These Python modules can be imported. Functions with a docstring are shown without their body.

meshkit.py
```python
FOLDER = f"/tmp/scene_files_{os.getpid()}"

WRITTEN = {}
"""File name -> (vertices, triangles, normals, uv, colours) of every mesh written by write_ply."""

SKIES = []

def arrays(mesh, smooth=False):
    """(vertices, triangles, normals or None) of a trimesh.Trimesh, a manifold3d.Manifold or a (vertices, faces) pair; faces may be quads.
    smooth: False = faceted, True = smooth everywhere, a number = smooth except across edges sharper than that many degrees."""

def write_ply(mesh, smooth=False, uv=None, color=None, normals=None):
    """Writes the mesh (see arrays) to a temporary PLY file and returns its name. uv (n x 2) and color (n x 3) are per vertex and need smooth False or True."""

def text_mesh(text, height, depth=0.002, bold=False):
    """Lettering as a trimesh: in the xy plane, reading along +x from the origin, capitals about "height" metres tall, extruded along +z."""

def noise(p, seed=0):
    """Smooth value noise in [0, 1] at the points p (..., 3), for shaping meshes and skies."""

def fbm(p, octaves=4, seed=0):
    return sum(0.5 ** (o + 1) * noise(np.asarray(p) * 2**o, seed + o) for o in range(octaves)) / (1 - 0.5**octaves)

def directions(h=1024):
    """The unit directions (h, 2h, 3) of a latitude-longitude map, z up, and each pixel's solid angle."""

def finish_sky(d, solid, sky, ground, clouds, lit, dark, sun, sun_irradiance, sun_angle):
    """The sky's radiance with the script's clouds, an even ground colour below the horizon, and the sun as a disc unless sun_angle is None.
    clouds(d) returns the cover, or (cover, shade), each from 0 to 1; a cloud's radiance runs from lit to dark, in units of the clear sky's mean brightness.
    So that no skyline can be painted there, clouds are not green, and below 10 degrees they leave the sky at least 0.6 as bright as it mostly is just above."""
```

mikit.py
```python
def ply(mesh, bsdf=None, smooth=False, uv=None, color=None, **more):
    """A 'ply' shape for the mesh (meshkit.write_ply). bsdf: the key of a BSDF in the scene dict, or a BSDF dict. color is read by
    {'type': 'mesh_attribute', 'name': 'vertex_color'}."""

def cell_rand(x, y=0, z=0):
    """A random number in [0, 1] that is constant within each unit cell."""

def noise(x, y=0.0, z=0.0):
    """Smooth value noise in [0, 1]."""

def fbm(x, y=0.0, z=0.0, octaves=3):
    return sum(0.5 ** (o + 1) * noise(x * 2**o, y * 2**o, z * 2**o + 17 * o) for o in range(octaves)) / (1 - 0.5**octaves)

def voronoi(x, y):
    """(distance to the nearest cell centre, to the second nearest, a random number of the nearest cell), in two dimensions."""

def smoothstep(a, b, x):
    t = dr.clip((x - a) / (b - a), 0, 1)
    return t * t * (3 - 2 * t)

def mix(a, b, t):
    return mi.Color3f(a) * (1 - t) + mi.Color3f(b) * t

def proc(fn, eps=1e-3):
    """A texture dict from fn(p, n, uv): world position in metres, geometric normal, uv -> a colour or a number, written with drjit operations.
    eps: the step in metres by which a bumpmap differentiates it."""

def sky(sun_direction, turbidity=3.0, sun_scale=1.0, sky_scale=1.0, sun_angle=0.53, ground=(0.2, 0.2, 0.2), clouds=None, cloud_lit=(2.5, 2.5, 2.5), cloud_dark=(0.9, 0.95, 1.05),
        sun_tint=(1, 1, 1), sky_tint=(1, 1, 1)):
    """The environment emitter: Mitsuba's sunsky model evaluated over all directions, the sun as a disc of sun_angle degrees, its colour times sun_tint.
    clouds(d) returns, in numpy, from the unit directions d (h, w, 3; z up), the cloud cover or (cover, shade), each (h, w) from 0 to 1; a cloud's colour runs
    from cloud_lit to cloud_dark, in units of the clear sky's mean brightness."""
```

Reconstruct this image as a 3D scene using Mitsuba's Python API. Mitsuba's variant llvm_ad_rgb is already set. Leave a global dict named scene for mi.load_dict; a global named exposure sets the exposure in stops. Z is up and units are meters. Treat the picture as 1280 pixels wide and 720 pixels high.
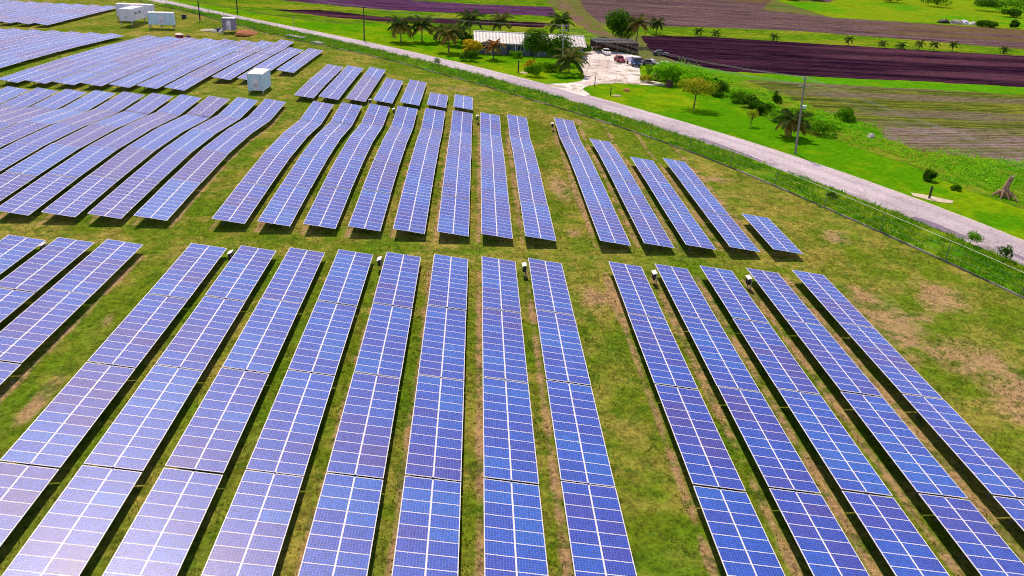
import math, random
import numpy as np
import drjit as dr
import trimesh
import mitsuba as mi
import mikit, meshkit
from mikit import proc, noise, fbm, cell_rand, smoothstep, mix

T = mi.ScalarTransform4f
scene, labels = {}, {}

# ------------------------------------------------------------------ camera, sky, exposure
EYE = np.array([0.0, 0.0, 30.82])
FWD = np.array([0.05837, 0.90355, -0.42449])
UPV = np.array([-0.03288, 0.42673, 0.90378])
scene['camera'] = {'type': 'perspective', 'fov': 66.3, 'fov_axis': 'x', 'near_clip': 0.5, 'far_clip': 9000.0,
                   'to_world': T().look_at(origin=EYE.tolist(), target=(EYE + FWD).tolist(), up=UPV.tolist())}
SUN_AZ, SUN_EL = math.radians(-16), math.radians(58)
sun = [math.sin(SUN_AZ) * math.cos(SUN_EL), math.cos(SUN_AZ) * math.cos(SUN_EL), math.sin(SUN_EL)]


def clouds(d):
    """Scattered fair-weather cumulus all round; being tall, they close up towards the horizon."""
    q = d / np.maximum(d[..., 2:3], 0.08)
    c = meshkit.fbm(np.stack([q[..., 0] * 0.8, q[..., 1] * 0.8, q[..., 2] * 0 + 3.1], -1), 5, 4)
    thr = 0.60 - 0.32 * np.clip((0.43 - d[..., 2]) / 0.20, 0, 1)
    cov = np.clip((c - thr) / 0.10, 0, 1)
    return 0.92 * cov, 0.35 * np.clip((c - thr - 0.12) / 0.2, 0, 1)


scene['sky'] = mikit.sky(sun, turbidity=3, clouds=clouds, cloud_lit=(7.2, 6.4, 7.3), cloud_dark=(2.4, 2.4, 2.7), sky_scale=0.8, sun_tint=(1.0, 0.97, 0.97))
exposure = 1.45


# ------------------------------------------------------------------ helpers
def taken(key):
    return key in scene or key in labels


def numbered(name):
    if not taken(name):
        return name
    i = 1
    while taken('%s_%03d' % (name, i)):
        i += 1
    return '%s_%03d' % (name, i)


COUNT = {}


def fresh(name):
    """The next free key for this name: name, name_001, name_002 ..."""
    i = COUNT.get(name, 0)
    COUNT[name] = i + 1
    return name if i == 0 else '%s_%03d' % (name, i)


def thing(name, label, category, group=None):
    k = fresh(name)
    labels[k] = {'label': label, 'category': category}
    if group:
        labels[k]['group'] = group
    return k


def part(parent, name, shape, label=None, kind=None):
    k = fresh(parent + '__' + name)
    scene[k] = shape
    if label or kind:
        labels[k] = {}
        if label:
            labels[k]['label'] = label
        if kind:
            labels[k]['kind'] = kind
    return k


def single(name, shape, label, category, group=None):
    k = thing(name, label, category, group)
    scene[k] = shape
    return k


def struct(name, shape, label=None):
    k = fresh(name)
    scene[k] = shape
    labels[k] = {'kind': 'structure'}
    if label:
        labels[k]['label'] = label
    return k


def stuff(name, shape, label, category):
    k = fresh(name)
    scene[k] = shape
    labels[k] = {'kind': 'stuff', 'label': label, 'category': category}
    return k


BV = np.array([[x, y, z] for x in (-.5, .5) for y in (-.5, .5) for z in (-.5, .5)], float)
BF = np.array([[0, 1, 3], [0, 3, 2], [4, 6, 7], [4, 7, 5], [0, 4, 5], [0, 5, 1], [2, 3, 7], [2, 7, 6], [0, 2, 6], [0, 6, 4], [1, 5, 7], [1, 7, 3]])


def box(cx, cy, cz, sx, sy, sz, rz=0.0):
    v = BV * [sx, sy, sz]
    if rz:
        c, s = math.cos(rz), math.sin(rz)
        v = v @ np.array([[c, s, 0], [-s, c, 0], [0, 0, 1]])
    return v + [cx, cy, cz], BF


def bar(a, b, w, h=None):
    """A square bar from a to b."""
    a, b = np.asarray(a, float), np.asarray(b, float)
    d = b - a
    L = np.linalg.norm(d)
    d = d / L
    r = np.cross(d, [0, 0, 1.0])
    r = r / np.linalg.norm(r) if np.linalg.norm(r) > 1e-6 else np.array([1.0, 0, 0])
    u = np.cross(r, d)
    M = np.stack([r * w, d * L, u * (h or w)])
    return BV @ M + (a + b) / 2, BF


def tube(pts, rad, sides=7, cap=True):
    p = np.asarray(pts, float)
    t = np.gradient(p, axis=0)
    t /= np.linalg.norm(t, axis=1, keepdims=True) + 1e-12
    ref = np.where(np.abs(t[:, 2:]) < 0.9, [0, 0, 1.0], [1.0, 0, 0])
    a = np.cross(t, ref)
    a /= np.linalg.norm(a, axis=1, keepdims=True) + 1e-12
    b = np.cross(t, a)
    ang = np.arange(sides) * 2 * np.pi / sides
    r = np.broadcast_to(np.asarray(rad, float), (len(p),))
    v = p[:, None] + r[:, None, None] * (np.cos(ang)[None, :, None] * a[:, None] + np.sin(ang)[None, :, None] * b[:, None])
    i, j = np.meshgrid(np.arange(len(p) - 1), np.arange(sides), indexing='ij')
    q = np.stack([i * sides + j, i * sides + (j + 1) % sides, (i + 1) * sides + (j + 1) % sides, (i + 1) * sides + j], -1).reshape(-1, 4)
    f = np.vstack([q[:, [0, 2, 1]], q[:, [0, 3, 2]]])
    v = v.reshape(-1, 3)
    if cap:
        n = len(v)
        v = np.vstack([v, p[-1:], p[:1]])
        k = np.arange(sides)
        top = (len(p) - 1) * sides
        f = np.vstack([f, np.stack([top + k, top + (k + 1) % sides, k * 0 + n], 1)[:, [0, 2, 1]], np.stack([k, (k + 1) % sides, k * 0 + n + 1], 1)])
    return v, f


def join(*ms):
    vs, fs, n = [], [], 0
    for v, f in ms:
        vs.append(np.asarray(v))
        fs.append(np.asarray(f) + n)
        n += len(v)
    return np.vstack(vs), np.vstack(fs)


def xf(m, loc=(0, 0, 0), rz=0.0):
    c, s = math.cos(rz), math.sin(rz)
    return np.asarray(m[0]) @ np.array([[c, s, 0], [-s, c, 0], [0, 0, 1]]) + np.asarray(loc), m[1]


def ply(m, bsdf, smooth=False, **k):
    return mikit.ply((np.asarray(m[0], float), np.asarray(m[1], int)), bsdf, smooth, **k)


# ------------------------------------------------------------------ the lie of the land
XK = np.array([-140, -55, -30, -15, 5, 40.0])
DK = np.array([0, 71, 76.4, 87.5, 98.7, 109.8, 121, 132.1, 138, 149, 160, 171, 182, 193, 204, 216, 260, 400.0])
HK = np.array([
    [0, 0, .1, .6, .95, .85, .15, .6, .6, .55, .40, .2, -.1, -.5, -1.0, -.75, -.8, -.8],
    [0, 0, .1, .6, .95, .85, .15, .6, .6, .55, .45, .2, -.1, -.5, -.95, -.75, -.8, -.8],
    [0, 0, .1, .6, 1.0, .85, .05, .55, .4, .45, .25, .1, -.1, -.4, -.7, -.7, -.7, -.7],
    [0, 0, .1, .6, .9, .85, .0, .6, .3, .2, .1, 0, 0, -.2, -.3, -.4, -.4, -.4],
    [0, 0, -.05, .0, .1, -.1, -.72, .1, .1, .05, 0, 0, 0, 0, 0, 0, 0, 0],
    [0, 0, .05, .0, .1, .2, -.1, .05, 0, 0, 0, 0, 0, 0, 0, 0, 0, 0]])
FENCE = [(-150, 318), (-128.5, 296), (-107.6, 274.6), (-89.1, 257.3), (-65.8, 233.4), (-55.3, 219.4), (-45.9, 210.3), (-36.6, 202.5), (-29.4, 197.1), (-22.9, 190.7),
         (-17.7, 184.9), (-10.5, 177.0), (-5.9, 171.5), (0.6, 163.3), (6.2, 156.4), (9.9, 151.9), (18.1, 141.9), (25.2, 131.2), (30.7, 121.6), (36.2, 113.3),
         (40.8, 102.6), (43.6, 94.8), (45.9, 89.3), (48.7, 83.2), (51.5, 77.2), (53.5, 71.3), (55.2, 65.2), (57.5, 56), (59.5, 46), (61, 30)]
FX, FY = np.array(FENCE).T


def land(x, y):
    x, y = np.asarray(x, float), np.asarray(y, float)
    rows = np.stack([np.interp(y, DK, h) for h in HK], -1)
    xc = np.clip(x, XK[0], XK[-1])
    i = np.clip(np.searchsorted(XK, xc) - 1, 0, len(XK) - 2)
    t = (xc - XK[i]) / (XK[i + 1] - XK[i])
    a = np.take_along_axis(rows, i[..., None], -1)[..., 0]
    b = np.take_along_axis(rows, (i + 1)[..., None], -1)[..., 0]
    d = np.interp(x, FX, FY) - y
    m = np.clip((d - 2) / 10, 0, 1)
    m = m * m * (3 - 2 * m) * np.clip((150 + x) / 12, 0, 1) * (x < 58)
    return (a * (1 - t) + b * t) * m


# rows of the plant: one lattice of row axes for all blocks
AXIS = {0: -29.0, 1: -24.75, 2: -20.05, 3: -15.4, 4: -10.75, 5: -6.13, 6: -1.56, 7: 3.04, 8: 7.6, 9: 15.42, 10: 20.0, 11: 24.4, 12: 29.05, 13: 33.6}
for k in range(1, 30):
    AXIS[-k] = -32.65 - 4.6 * (k - 1)
AXES = sorted(AXIS.values())


# ------------------------------------------------------------------ materials
def diffuse(name, color, rough=None):
    name = 'mat_' + name
    scene[name] = {'type': 'twosided', 'bsdf': {'type': 'principled', 'base_color': {'type': 'rgb', 'value': list(color)}, 'roughness': rough or 0.7, 'specular': 0.3}}
    return name


def textured(name, fn, rough=0.9, spec=0.0):
    name = 'mat_' + name
    scene[name] = {'type': 'twosided', 'bsdf': {'type': 'principled', 'base_color': proc(fn), 'roughness': rough, 'specular': spec}}
    return name


WHITE = diffuse('white_paint', (0.78, 0.79, 0.80), 0.45)
ALU = diffuse('aluminium_frame', (0.82, 0.82, 0.86), 0.4)
GALV = diffuse('galvanised_steel', (0.30, 0.31, 0.33), 0.5)
CONCRETE = diffuse('concrete', (0.36, 0.34, 0.33))
DARK = diffuse('dark_metal', (0.03, 0.03, 0.035), 0.5)
PALEBLUE = diffuse('pale_blue_paint', (0.50, 0.72, 0.92), 0.45)
LILAC = diffuse('lilac_white_paint', (0.70, 0.72, 0.90), 0.45)
WOOD = diffuse('grey_wood', (0.17, 0.14, 0.11))
BARK = textured('bark', lambda p, n, uv: mix((0.10, 0.075, 0.05), (0.20, 0.16, 0.12), fbm(p.x * 9, p.y * 9, p.z * 3)))
GLASS = diffuse('dark_window_glass', (0.02, 0.025, 0.035), 0.12)
RUBBER = diffuse('rubber', (0.02, 0.02, 0.02))
RED = diffuse('red_paint', (0.30, 0.02, 0.06), 0.4)
BLUE = diffuse('blue_paint', (0.05, 0.10, 0.30), 0.4)
PURPLE = diffuse('faded_purple_paint', (0.20, 0.15, 0.26), 0.4)
NAVY = diffuse('navy_paint', (0.03, 0.04, 0.10), 0.4)
RUST = diffuse('rusty_metal', (0.10, 0.05, 0.05))
ORANGE = textured('red_soil', lambda p, n, uv: mix((0.42, 0.16, 0.08), (0.52, 0.26, 0.15), fbm(p.x * 2, p.y * 2, p.z * 2)))
SAND = textured('pale_sand', lambda p, n, uv: mix((0.50, 0.42, 0.30), (0.62, 0.56, 0.46), fbm(p.x * 2.5, p.y * 2.5)))
STUMPWOOD = textured('weathered_wood', lambda p, n, uv: mix((0.14, 0.06, 0.045), (0.50, 0.36, 0.25), fbm(p.x * 5, p.y * 5, p.z * 1.6)))
CABLE = diffuse('cable', (0.30, 0.30, 0.30))


def cell_fn(tone):
    tr = tuple(tone)

    def fn(p, n, uv):
        a, b = uv.x * 10, uv.y * 6
        fa, fb = a - dr.floor(a), b - dr.floor(b)
        e = dr.minimum(dr.minimum(fa, 1 - fa) , dr.minimum(fb, 1 - fb))
        line = dr.select(e < 0.045, mi.Float(1), mi.Float(0))
        k = 0.82 + 0.36 * cell_rand(dr.floor(a) + dr.floor(p.x * 1.1) * 10, dr.floor(b) + dr.floor(p.y * 1.1) * 7)
        dust = 0.035 * fbm(p.x * 0.7, p.y * 0.7, p.z)
        base = mi.Color3f(*tr) * k
        base = base * (1 - dust) + mi.Color3f(0.32, 0.28, 0.50) * dust
        return base * (1 - line) + mi.Color3f(0.20, 0.26, 0.72) * line

    return fn


TONES = [(0.006, 0.140, 0.740), (0.006, 0.105, 0.700), (0.010, 0.085, 0.640), (0.020, 0.072, 0.600), (0.036, 0.060, 0.530), (0.058, 0.054, 0.450)]
CELL = []
for k, c in enumerate(TONES):
    nm = 'solar_cells_%d' % k
    scene[nm] = {'type': 'roughplastic', 'distribution': 'ggx', 'alpha': 0.14, 'int_ior': 1.6, 'nonlinear': False, 'diffuse_reflectance': proc(cell_fn(c))}
    CELL.append(nm)


def lane_soil(x, y):
    """Bare soil in the lanes, along the high edge of each row."""
    s = mi.Float(0)
    for a in AXES:
        s = s + dr.exp(-dr.square((x - (a - 1.82)) / 0.48))
    return s


SOIL = [(43, 51, 5.0, 9.0), (42, 82, 3.5, 3.0), (37.5, 62, 4.5, 10), (11.6, 96, 1.8, 8), (11.6, 64, 2.0, 4), (11.6, 80, 1.4, 2), (46, 67, 3, 5), (44, 40, 4, 5),
        (-28.3, 45, 1.0, 5), (-28.5, 58, 0.8, 3), (-2, 157, 9, 2), (20, 134, 5, 2), (34, 103, 4, 3), (-40, 186, 5, 3)]


def farm_fn(p, n, uv):
    x, y = p.x, p.y
    a = fbm(x * 0.11, y * 0.11, octaves=4)
    b = fbm(x * 0.5 + 7, y * 0.5, octaves=3)
    c = fbm(x * 2.3, y * 2.3, octaves=3)
    g = mix((0.120, 0.185, 0.012), (0.265, 0.240, 0.050), smoothstep(0.34, 0.66, a * 0.5 + b * 0.5))
    g = mix(g, (0.080, 0.180, 0.008), smoothstep(0.50, 0.66, fbm(x * 0.23 + 31, y * 0.16 + 5)) * (0.55 - 0.3 * smoothstep(28, 36, x)))
    soil = mi.Float(0)
    for sx, sy, rx, ry in SOIL:
        soil = soil + 0.9 * dr.exp(-dr.square((x - sx) / rx) - dr.square((y - sy) / ry))
    near = smoothstep(40, 34, x) * smoothstep(150, 120, y) * (1 - smoothstep(69, 71.5, y) * smoothstep(77.5, 75, y))
    soil = soil + lane_soil(x, y) * 0.95 * near
    t = smoothstep(0.42, 0.95, soil * (0.35 + 1.15 * b) + 0.25 * (c - 0.5))
    g = mix(g, mix((0.48, 0.30, 0.21), (0.30, 0.20, 0.09), c), t * 0.80)
    weed = smoothstep(0.60, 0.70, fbm(x * 1.1 + 50, y * 1.1, octaves=3))
    g = mix(g, (0.060, 0.130, 0.010), weed * 0.6)
    d = noise(x * 6.1, y * 6.1)
    e = noise(x * 13.7, y * 13.7)
    return g * (0.02 + 0.85 * c + 0.60 * d + 0.55 * e)


def blotch(c1, c2, s1, s2, lo=0.35, hi=0.65, grain=2.0, amp=0.9):
    def fn(p, n, uv):
        t = smoothstep(lo, hi, 0.6 * fbm(p.x * s1, p.y * s1, octaves=3) + 0.4 * fbm(p.x * s2 + 9, p.y * s2, octaves=3))
        return mix(c1, c2, t) * (1 - amp / 2 + amp * fbm(p.x * grain, p.y * grain, octaves=3))

    return fn


def furrow(c1, c2, c3, ang=0.0, pitch=1.3, lx=14.0):
    ca, sa = math.cos(ang), math.sin(ang)

    def fn(p, n, uv):
        u, v = p.x * ca + p.y * sa, -p.x * sa + p.y * ca
        s = fbm(u / lx, v / pitch, octaves=3)
        l = fbm(u / (lx * 6), v / (pitch * 9) + 3, octaves=3)
        f = fbm(u * 0.9, v * 1.6, octaves=2) + 0.22 * dr.sin(v * (6.283 / (2.1 * pitch)) + 5 * fbm(u * 0.05, v * 0.05))
        return mix(mix(c1, c2, smoothstep(0.35, 0.65, s)), c3, smoothstep(0.45, 0.70, l)) * (0.6 + 0.8 * f)

    return fn


FARM = textured('farm_grass', farm_fn)
VERGE = textured('verge_grass', blotch((0.060, 0.220, 0.006), (0.160, 0.250, 0.014), 0.15, 0.6, grain=1.6))
LAWN = textured('lawn_grass', blotch((0.075, 0.250, 0.003), (0.190, 0.310, 0.005), 0.05, 0.35, grain=1.6, amp=0.60))
PASTURE = textured('pasture_grass', blotch((0.080, 0.270, 0.005), (0.180, 0.280, 0.008), 0.03, 0.16, grain=0.5, amp=0.5))
SCRUBG = textured('scrub_ground', blotch((0.065, 0.230, 0.006), (0.170, 0.230, 0.018), 0.12, 0.5, grain=1.0, amp=0.9))
WILD = textured('outer_ground', blotch((0.060, 0.150, 0.010), (0.130, 0.140, 0.040), 0.004, 0.03, grain=0.2, amp=0.5))
PLOUGH_DARK = textured('dark_ploughed_soil', furrow((0.012, 0.005, 0.015), (0.042, 0.016, 0.034), (0.082, 0.034, 0.055), 0.02, 1.1, 12))
PLOUGH = textured('ploughed_soil', furrow((0.078, 0.048, 0.056), (0.150, 0.100, 0.104), (0.128, 0.094, 0.042), -0.05, 1.5, 16))
PLOUGH_B = textured('far_ploughed_soil', furrow((0.065, 0.024, 0.072), (0.105, 0.048, 0.112), (0.045, 0.018, 0.055), 0.05, 1.5, 16))
STUBBLE = textured('weedy_field', furrow((0.150, 0.175, 0.024), (0.055, 0.085, 0.014), (0.145, 0.125, 0.080), 0.05, 0.8, 9))
FALLOW = textured('fallow_soil', furrow((0.205, 0.155, 0.150), (0.125, 0.120, 0.055), (0.120, 0.140, 0.030), 0.20, 0.8, 8))
GRASSROW = textured('weedy_strip', furrow((0.130, 0.250, 0.008), (0.060, 0.150, 0.006), (0.190, 0.240, 0.016), 0.02, 0.8, 3))
def road_fn(p, n, uv):
    big = fbm(p.x * 0.12, p.y * 0.12, octaves=4)
    fine = fbm(p.x * 4.2, p.y * 4.2, octaves=3)
    track = dr.exp(-dr.square((uv.y - 0.27) / 0.09)) + dr.exp(-dr.square((uv.y - 0.72) / 0.09))
    g = mix((0.45, 0.395, 0.46), (0.56, 0.50, 0.57), smoothstep(0.3, 0.7, big)) * (1.04 - 0.16 * track * (0.4 + big))
    edge = smoothstep(0.80, 1.0, uv.y + 0.5 * (fbm(p.x * 0.5, p.y * 0.5) - 0.5))
    g = g * (1 - 0.35 * edge)
    crack = dr.abs(fbm(p.x * 0.45 + 3, p.y * 0.45, octaves=4) - 0.5)
    g = g * (1 - 0.35 * smoothstep(0.012, 0.003, crack))
    return g * (0.78 + 0.44 * fine)


ROADM = textured('road_asphalt', road_fn)
ROADEDGE = textured('road_edge_gravel', lambda p, n, uv: mix((0.45, 0.40, 0.36), (0.60, 0.56, 0.52), fbm(p.x * 1.5, p.y * 1.5)))
PATCHM = textured('road_repair', lambda p, n, uv: mix((0.20, 0.165, 0.24), (0.27, 0.22, 0.31), fbm(p.x, p.y)))
def yard_fn(p, n, uv):
    a = fbm(p.x * 0.22, p.y * 0.30, octaves=4)
    g = mix((0.58, 0.50, 0.48), (0.80, 0.73, 0.71), smoothstep(0.32, 0.62, a))
    rut = dr.abs(dr.sin(1.35 * (p.x - 30) - 0.22 * (p.y - 160) + 2.5 * fbm(p.x * 0.07, p.y * 0.07)))
    g = g * (1 - 0.22 * smoothstep(0.25, 0.05, rut) * smoothstep(0.4, 0.6, fbm(p.x * 0.15 + 8, p.y * 0.15)))
    g = mix(g, (0.20, 0.22, 0.08), 0.6 * smoothstep(0.60, 0.72, fbm(p.x * 0.5 + 20, p.y * 0.5, octaves=3)))
    return g * (0.78 + 0.44 * fbm(p.x * 1.6, p.y * 2.4))


YARDM = textured('yard_marl', yard_fn)
TRACKM = textured('farm_track', blotch((0.19, 0.11, 0.10), (0.13, 0.15, 0.03), 0.2, 0.5))

# ------------------------------------------------------------------ ground sheets
gx = np.r_[-4500, -2200, -1000, -500, -300, -220, np.arange(-170, 75, 1.5), 90, 120, 180, 260, 400, 700, 1500, 4500]
gy = np.r_[-4500, -2000, -800, -300, -100, -30, np.arange(0, 325, 1.5), 340, 400, 520, 800, 1600, 4500]
GX, GY = np.meshgrid(gx, gy, indexing='ij')
GZ = land(GX, GY)
ii, jj = np.meshgrid(np.arange(len(gx) - 1), np.arange(len(gy) - 1), indexing='ij')
a = (ii * len(gy) + jj).ravel()
gq = np.stack([a, a + len(gy), a + len(gy) + 1, a + 1], 1)
gv = np.stack([GX, GY, GZ], -1).reshape(-1, 3)
cent = gv[gq].mean(1)
inside = (cent[:, 1] < np.interp(cent[:, 0], FX, FY) + 3) & (cent[:, 0] > -170) & (cent[:, 0] < 75) & (cent[:, 1] > -100)


def quads(v, q):
    f = np.vstack([q[:, [0, 1, 2]], q[:, [0, 2, 3]]])
    u, inv = np.unique(f, return_inverse=True)
    return v[u], inv.reshape(f.shape)


struct('ground', ply(quads(gv, gq[~inside]), WILD, True), 'open country around the solar farm')
struct('meadow', ply(quads(gv, gq[inside]), FARM, True), 'mown olive grass with bare patches under the solar tables')


def sheet(poly, z, rag=0.0):
    from shapely.geometry import Polygon
    if rag:
        p = np.asarray(Polygon(poly).segmentize(1.6).exterior.coords)[:-1]
        p = p[(np.abs(p) < 5000).all(1)]
        q = np.c_[p * 0.33, np.full(len(p), z * 50)]
        poly = p + rag * np.stack([meshkit.fbm(q, 3, 1) - 0.5, meshkit.fbm(q + 40, 3, 2) - 0.5], 1) * 2
    P = Polygon(poly).buffer(0)
    if P.geom_type != 'Polygon':
        P = max(P.geoms, key=lambda g: g.area)
    v, f = trimesh.creation.triangulate_polygon(P, engine='earcut')
    v = np.c_[v, np.full(len(v), z)]
    n = np.cross(v[f[:, 1]] - v[f[:, 0]], v[f[:, 2]] - v[f[:, 0]])[:, 2]
    f = np.where((n < 0)[:, None], f[:, ::-1], f)
    return v, f


def smooth_line(pts, step=1.5, k=3, s=1.0):
    from scipy.interpolate import splprep, splev
    p = np.asarray(pts, float)
    tck, _ = splprep(p.T, s=s * len(p) * 0.15, k=k)
    L = np.linalg.norm(np.diff(p, axis=0), axis=1).sum()
    return np.stack(splev(np.linspace(0, 1, int(L / step) + 2), tck), 1)


def ribbon(left, right, z, crown=0.0, rag=0.0, seed=0):
    n = 400
    def res(p):
        p = np.asarray(p, float)
        d = np.r_[0, np.cumsum(np.linalg.norm(np.diff(p, axis=0), axis=1))]
        return np.stack([np.interp(np.linspace(0, d[-1], n), d, p[:, k]) for k in (0, 1)], 1)
    L, R = res(left), res(right)
    if rag:
        r = np.random.RandomState(seed)
        w = np.convolve(r.randn(n + 8), np.ones(3) / 3, 'same')[:n, None] * rag
        L = L + (L - R) / (np.linalg.norm(L - R, axis=1, keepdims=True) + 1e-9) * w
        w = np.convolve(r.randn(n + 8), np.ones(3) / 3, 'same')[:n, None] * rag
        R = R + (R - L) / (np.linalg.norm(L - R, axis=1, keepdims=True) + 1e-9) * w
    M = (L + R) / 2
    v = np.vstack([np.c_[L, np.full(n, z)], np.c_[M, np.full(n, z + crown)], np.c_[R, np.full(n, z)]])
    k = np.arange(n - 1)
    f = np.vstack([np.stack([k, k + n, k + n + 1], 1), np.stack([k, k + n + 1, k + 1], 1), np.stack([k + n, k + 2 * n, k + 2 * n + 1], 1), np.stack([k + n, k + 2 * n + 1, k + n + 1], 1)])
    nz = np.cross(v[f[:, 1]] - v[f[:, 0]], v[f[:, 2]] - v[f[:, 0]])[:, 2]
    global RIB_UV
    RIB_UV = np.stack([np.tile(np.arange(n) * 1.0, 3), np.repeat([0, 0.5, 1.0], n)], 1)
    return v, np.where((nz < 0)[:, None], f[:, ::-1], f)


ROAD_UP = smooth_line([(-190, 355), (-104.7, 284.5), (-85.5, 264.5), (-77.2, 257.2), (-64.4, 246.4), (-34.9, 220.4), (-21.6, 206.5), (-9.0, 193.9), (6.7, 175.5), (15.5, 165.5), (23.7, 156.2), (36.4, 140.0), (47.1, 121.5), (56.0, 104.0), (62.3, 90.3), (66.8, 78), (71, 62), (74, 40), (76, 0), (77, -60)])
ROAD_LO = smooth_line([(-194, 352), (-107.6, 280.5), (-95.6, 269.5), (-79.7, 253.5), (-62.2, 238.2), (-33.2, 211.2), (-18.6, 196.0), (-6.3, 182.3), (6.5, 167.6), (16.7, 154.6), (24.8, 142.6), (34.1, 128.4), (39.6, 119.4), (44.1, 111.0), (49.2, 99.9), (53.4, 91.0), (57.5, 83.2), (60.9, 75.6), (65, 60), (68, 40), (70, 0), (71, -60)])
fence_line = smooth_line(FENCE, 1.5, s=0.6)
verge_edge = np.c_[fence_line[:, 0], fence_line[:, 1]]
struct('verge', ply(ribbon(verge_edge + [0.3, 0.3], ROAD_LO[(ROAD_LO[:, 1] > 25) & (ROAD_LO[:, 0] > -140)], 0.012), VERGE), 'lush grass verge between the wire fence and the road')
road_mesh = ribbon(ROAD_UP, ROAD_LO, 0.03, 0.06, 0.16, 3)
struct('road', ply(road_mesh, ROADM, uv=RIB_UV), 'pale lilac grey country road')
mid = (ROAD_UP[np.linspace(0, len(ROAD_UP) - 1, 300).astype(int)])
off = ROAD_LO[np.linspace(0, len(ROAD_LO) - 1, 300).astype(int)] - mid
off /= np.linalg.norm(off, axis=1, keepdims=True)
struct('road_shoulder', ply(ribbon(mid - off * 0.45, mid + off * 0.22, 0.042, 0, 0.10, 5), ROADEDGE), 'pale gravel edge of the road on the lawn side')
struct('road_patch', ply(sheet([(54.6, 89.6), (55.6, 90.4), (57.0, 88.5), (58.2, 85.2), (58.9, 83.1), (57.9, 82.9), (56.2, 86.2)], 0.070), PATCHM), 'darker repaired strip along the near edge of the road')
struct('road_patch', ply(sheet([(36.6, 125.6), (38.0, 126.0), (41.2, 119.8), (44.0, 113.6), (43.3, 112.8), (40.1, 118.9)], 0.070), PATCHM), 'long dark patch at the edge of the road')
struct('road_patch', ply(sheet([(60.0, 80.8), (61.0, 81.2), (63.6, 74), (65.4, 66), (64.2, 64), (62, 73)], 0.070), PATCHM), 'dark patch on the road by the right edge')

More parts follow.
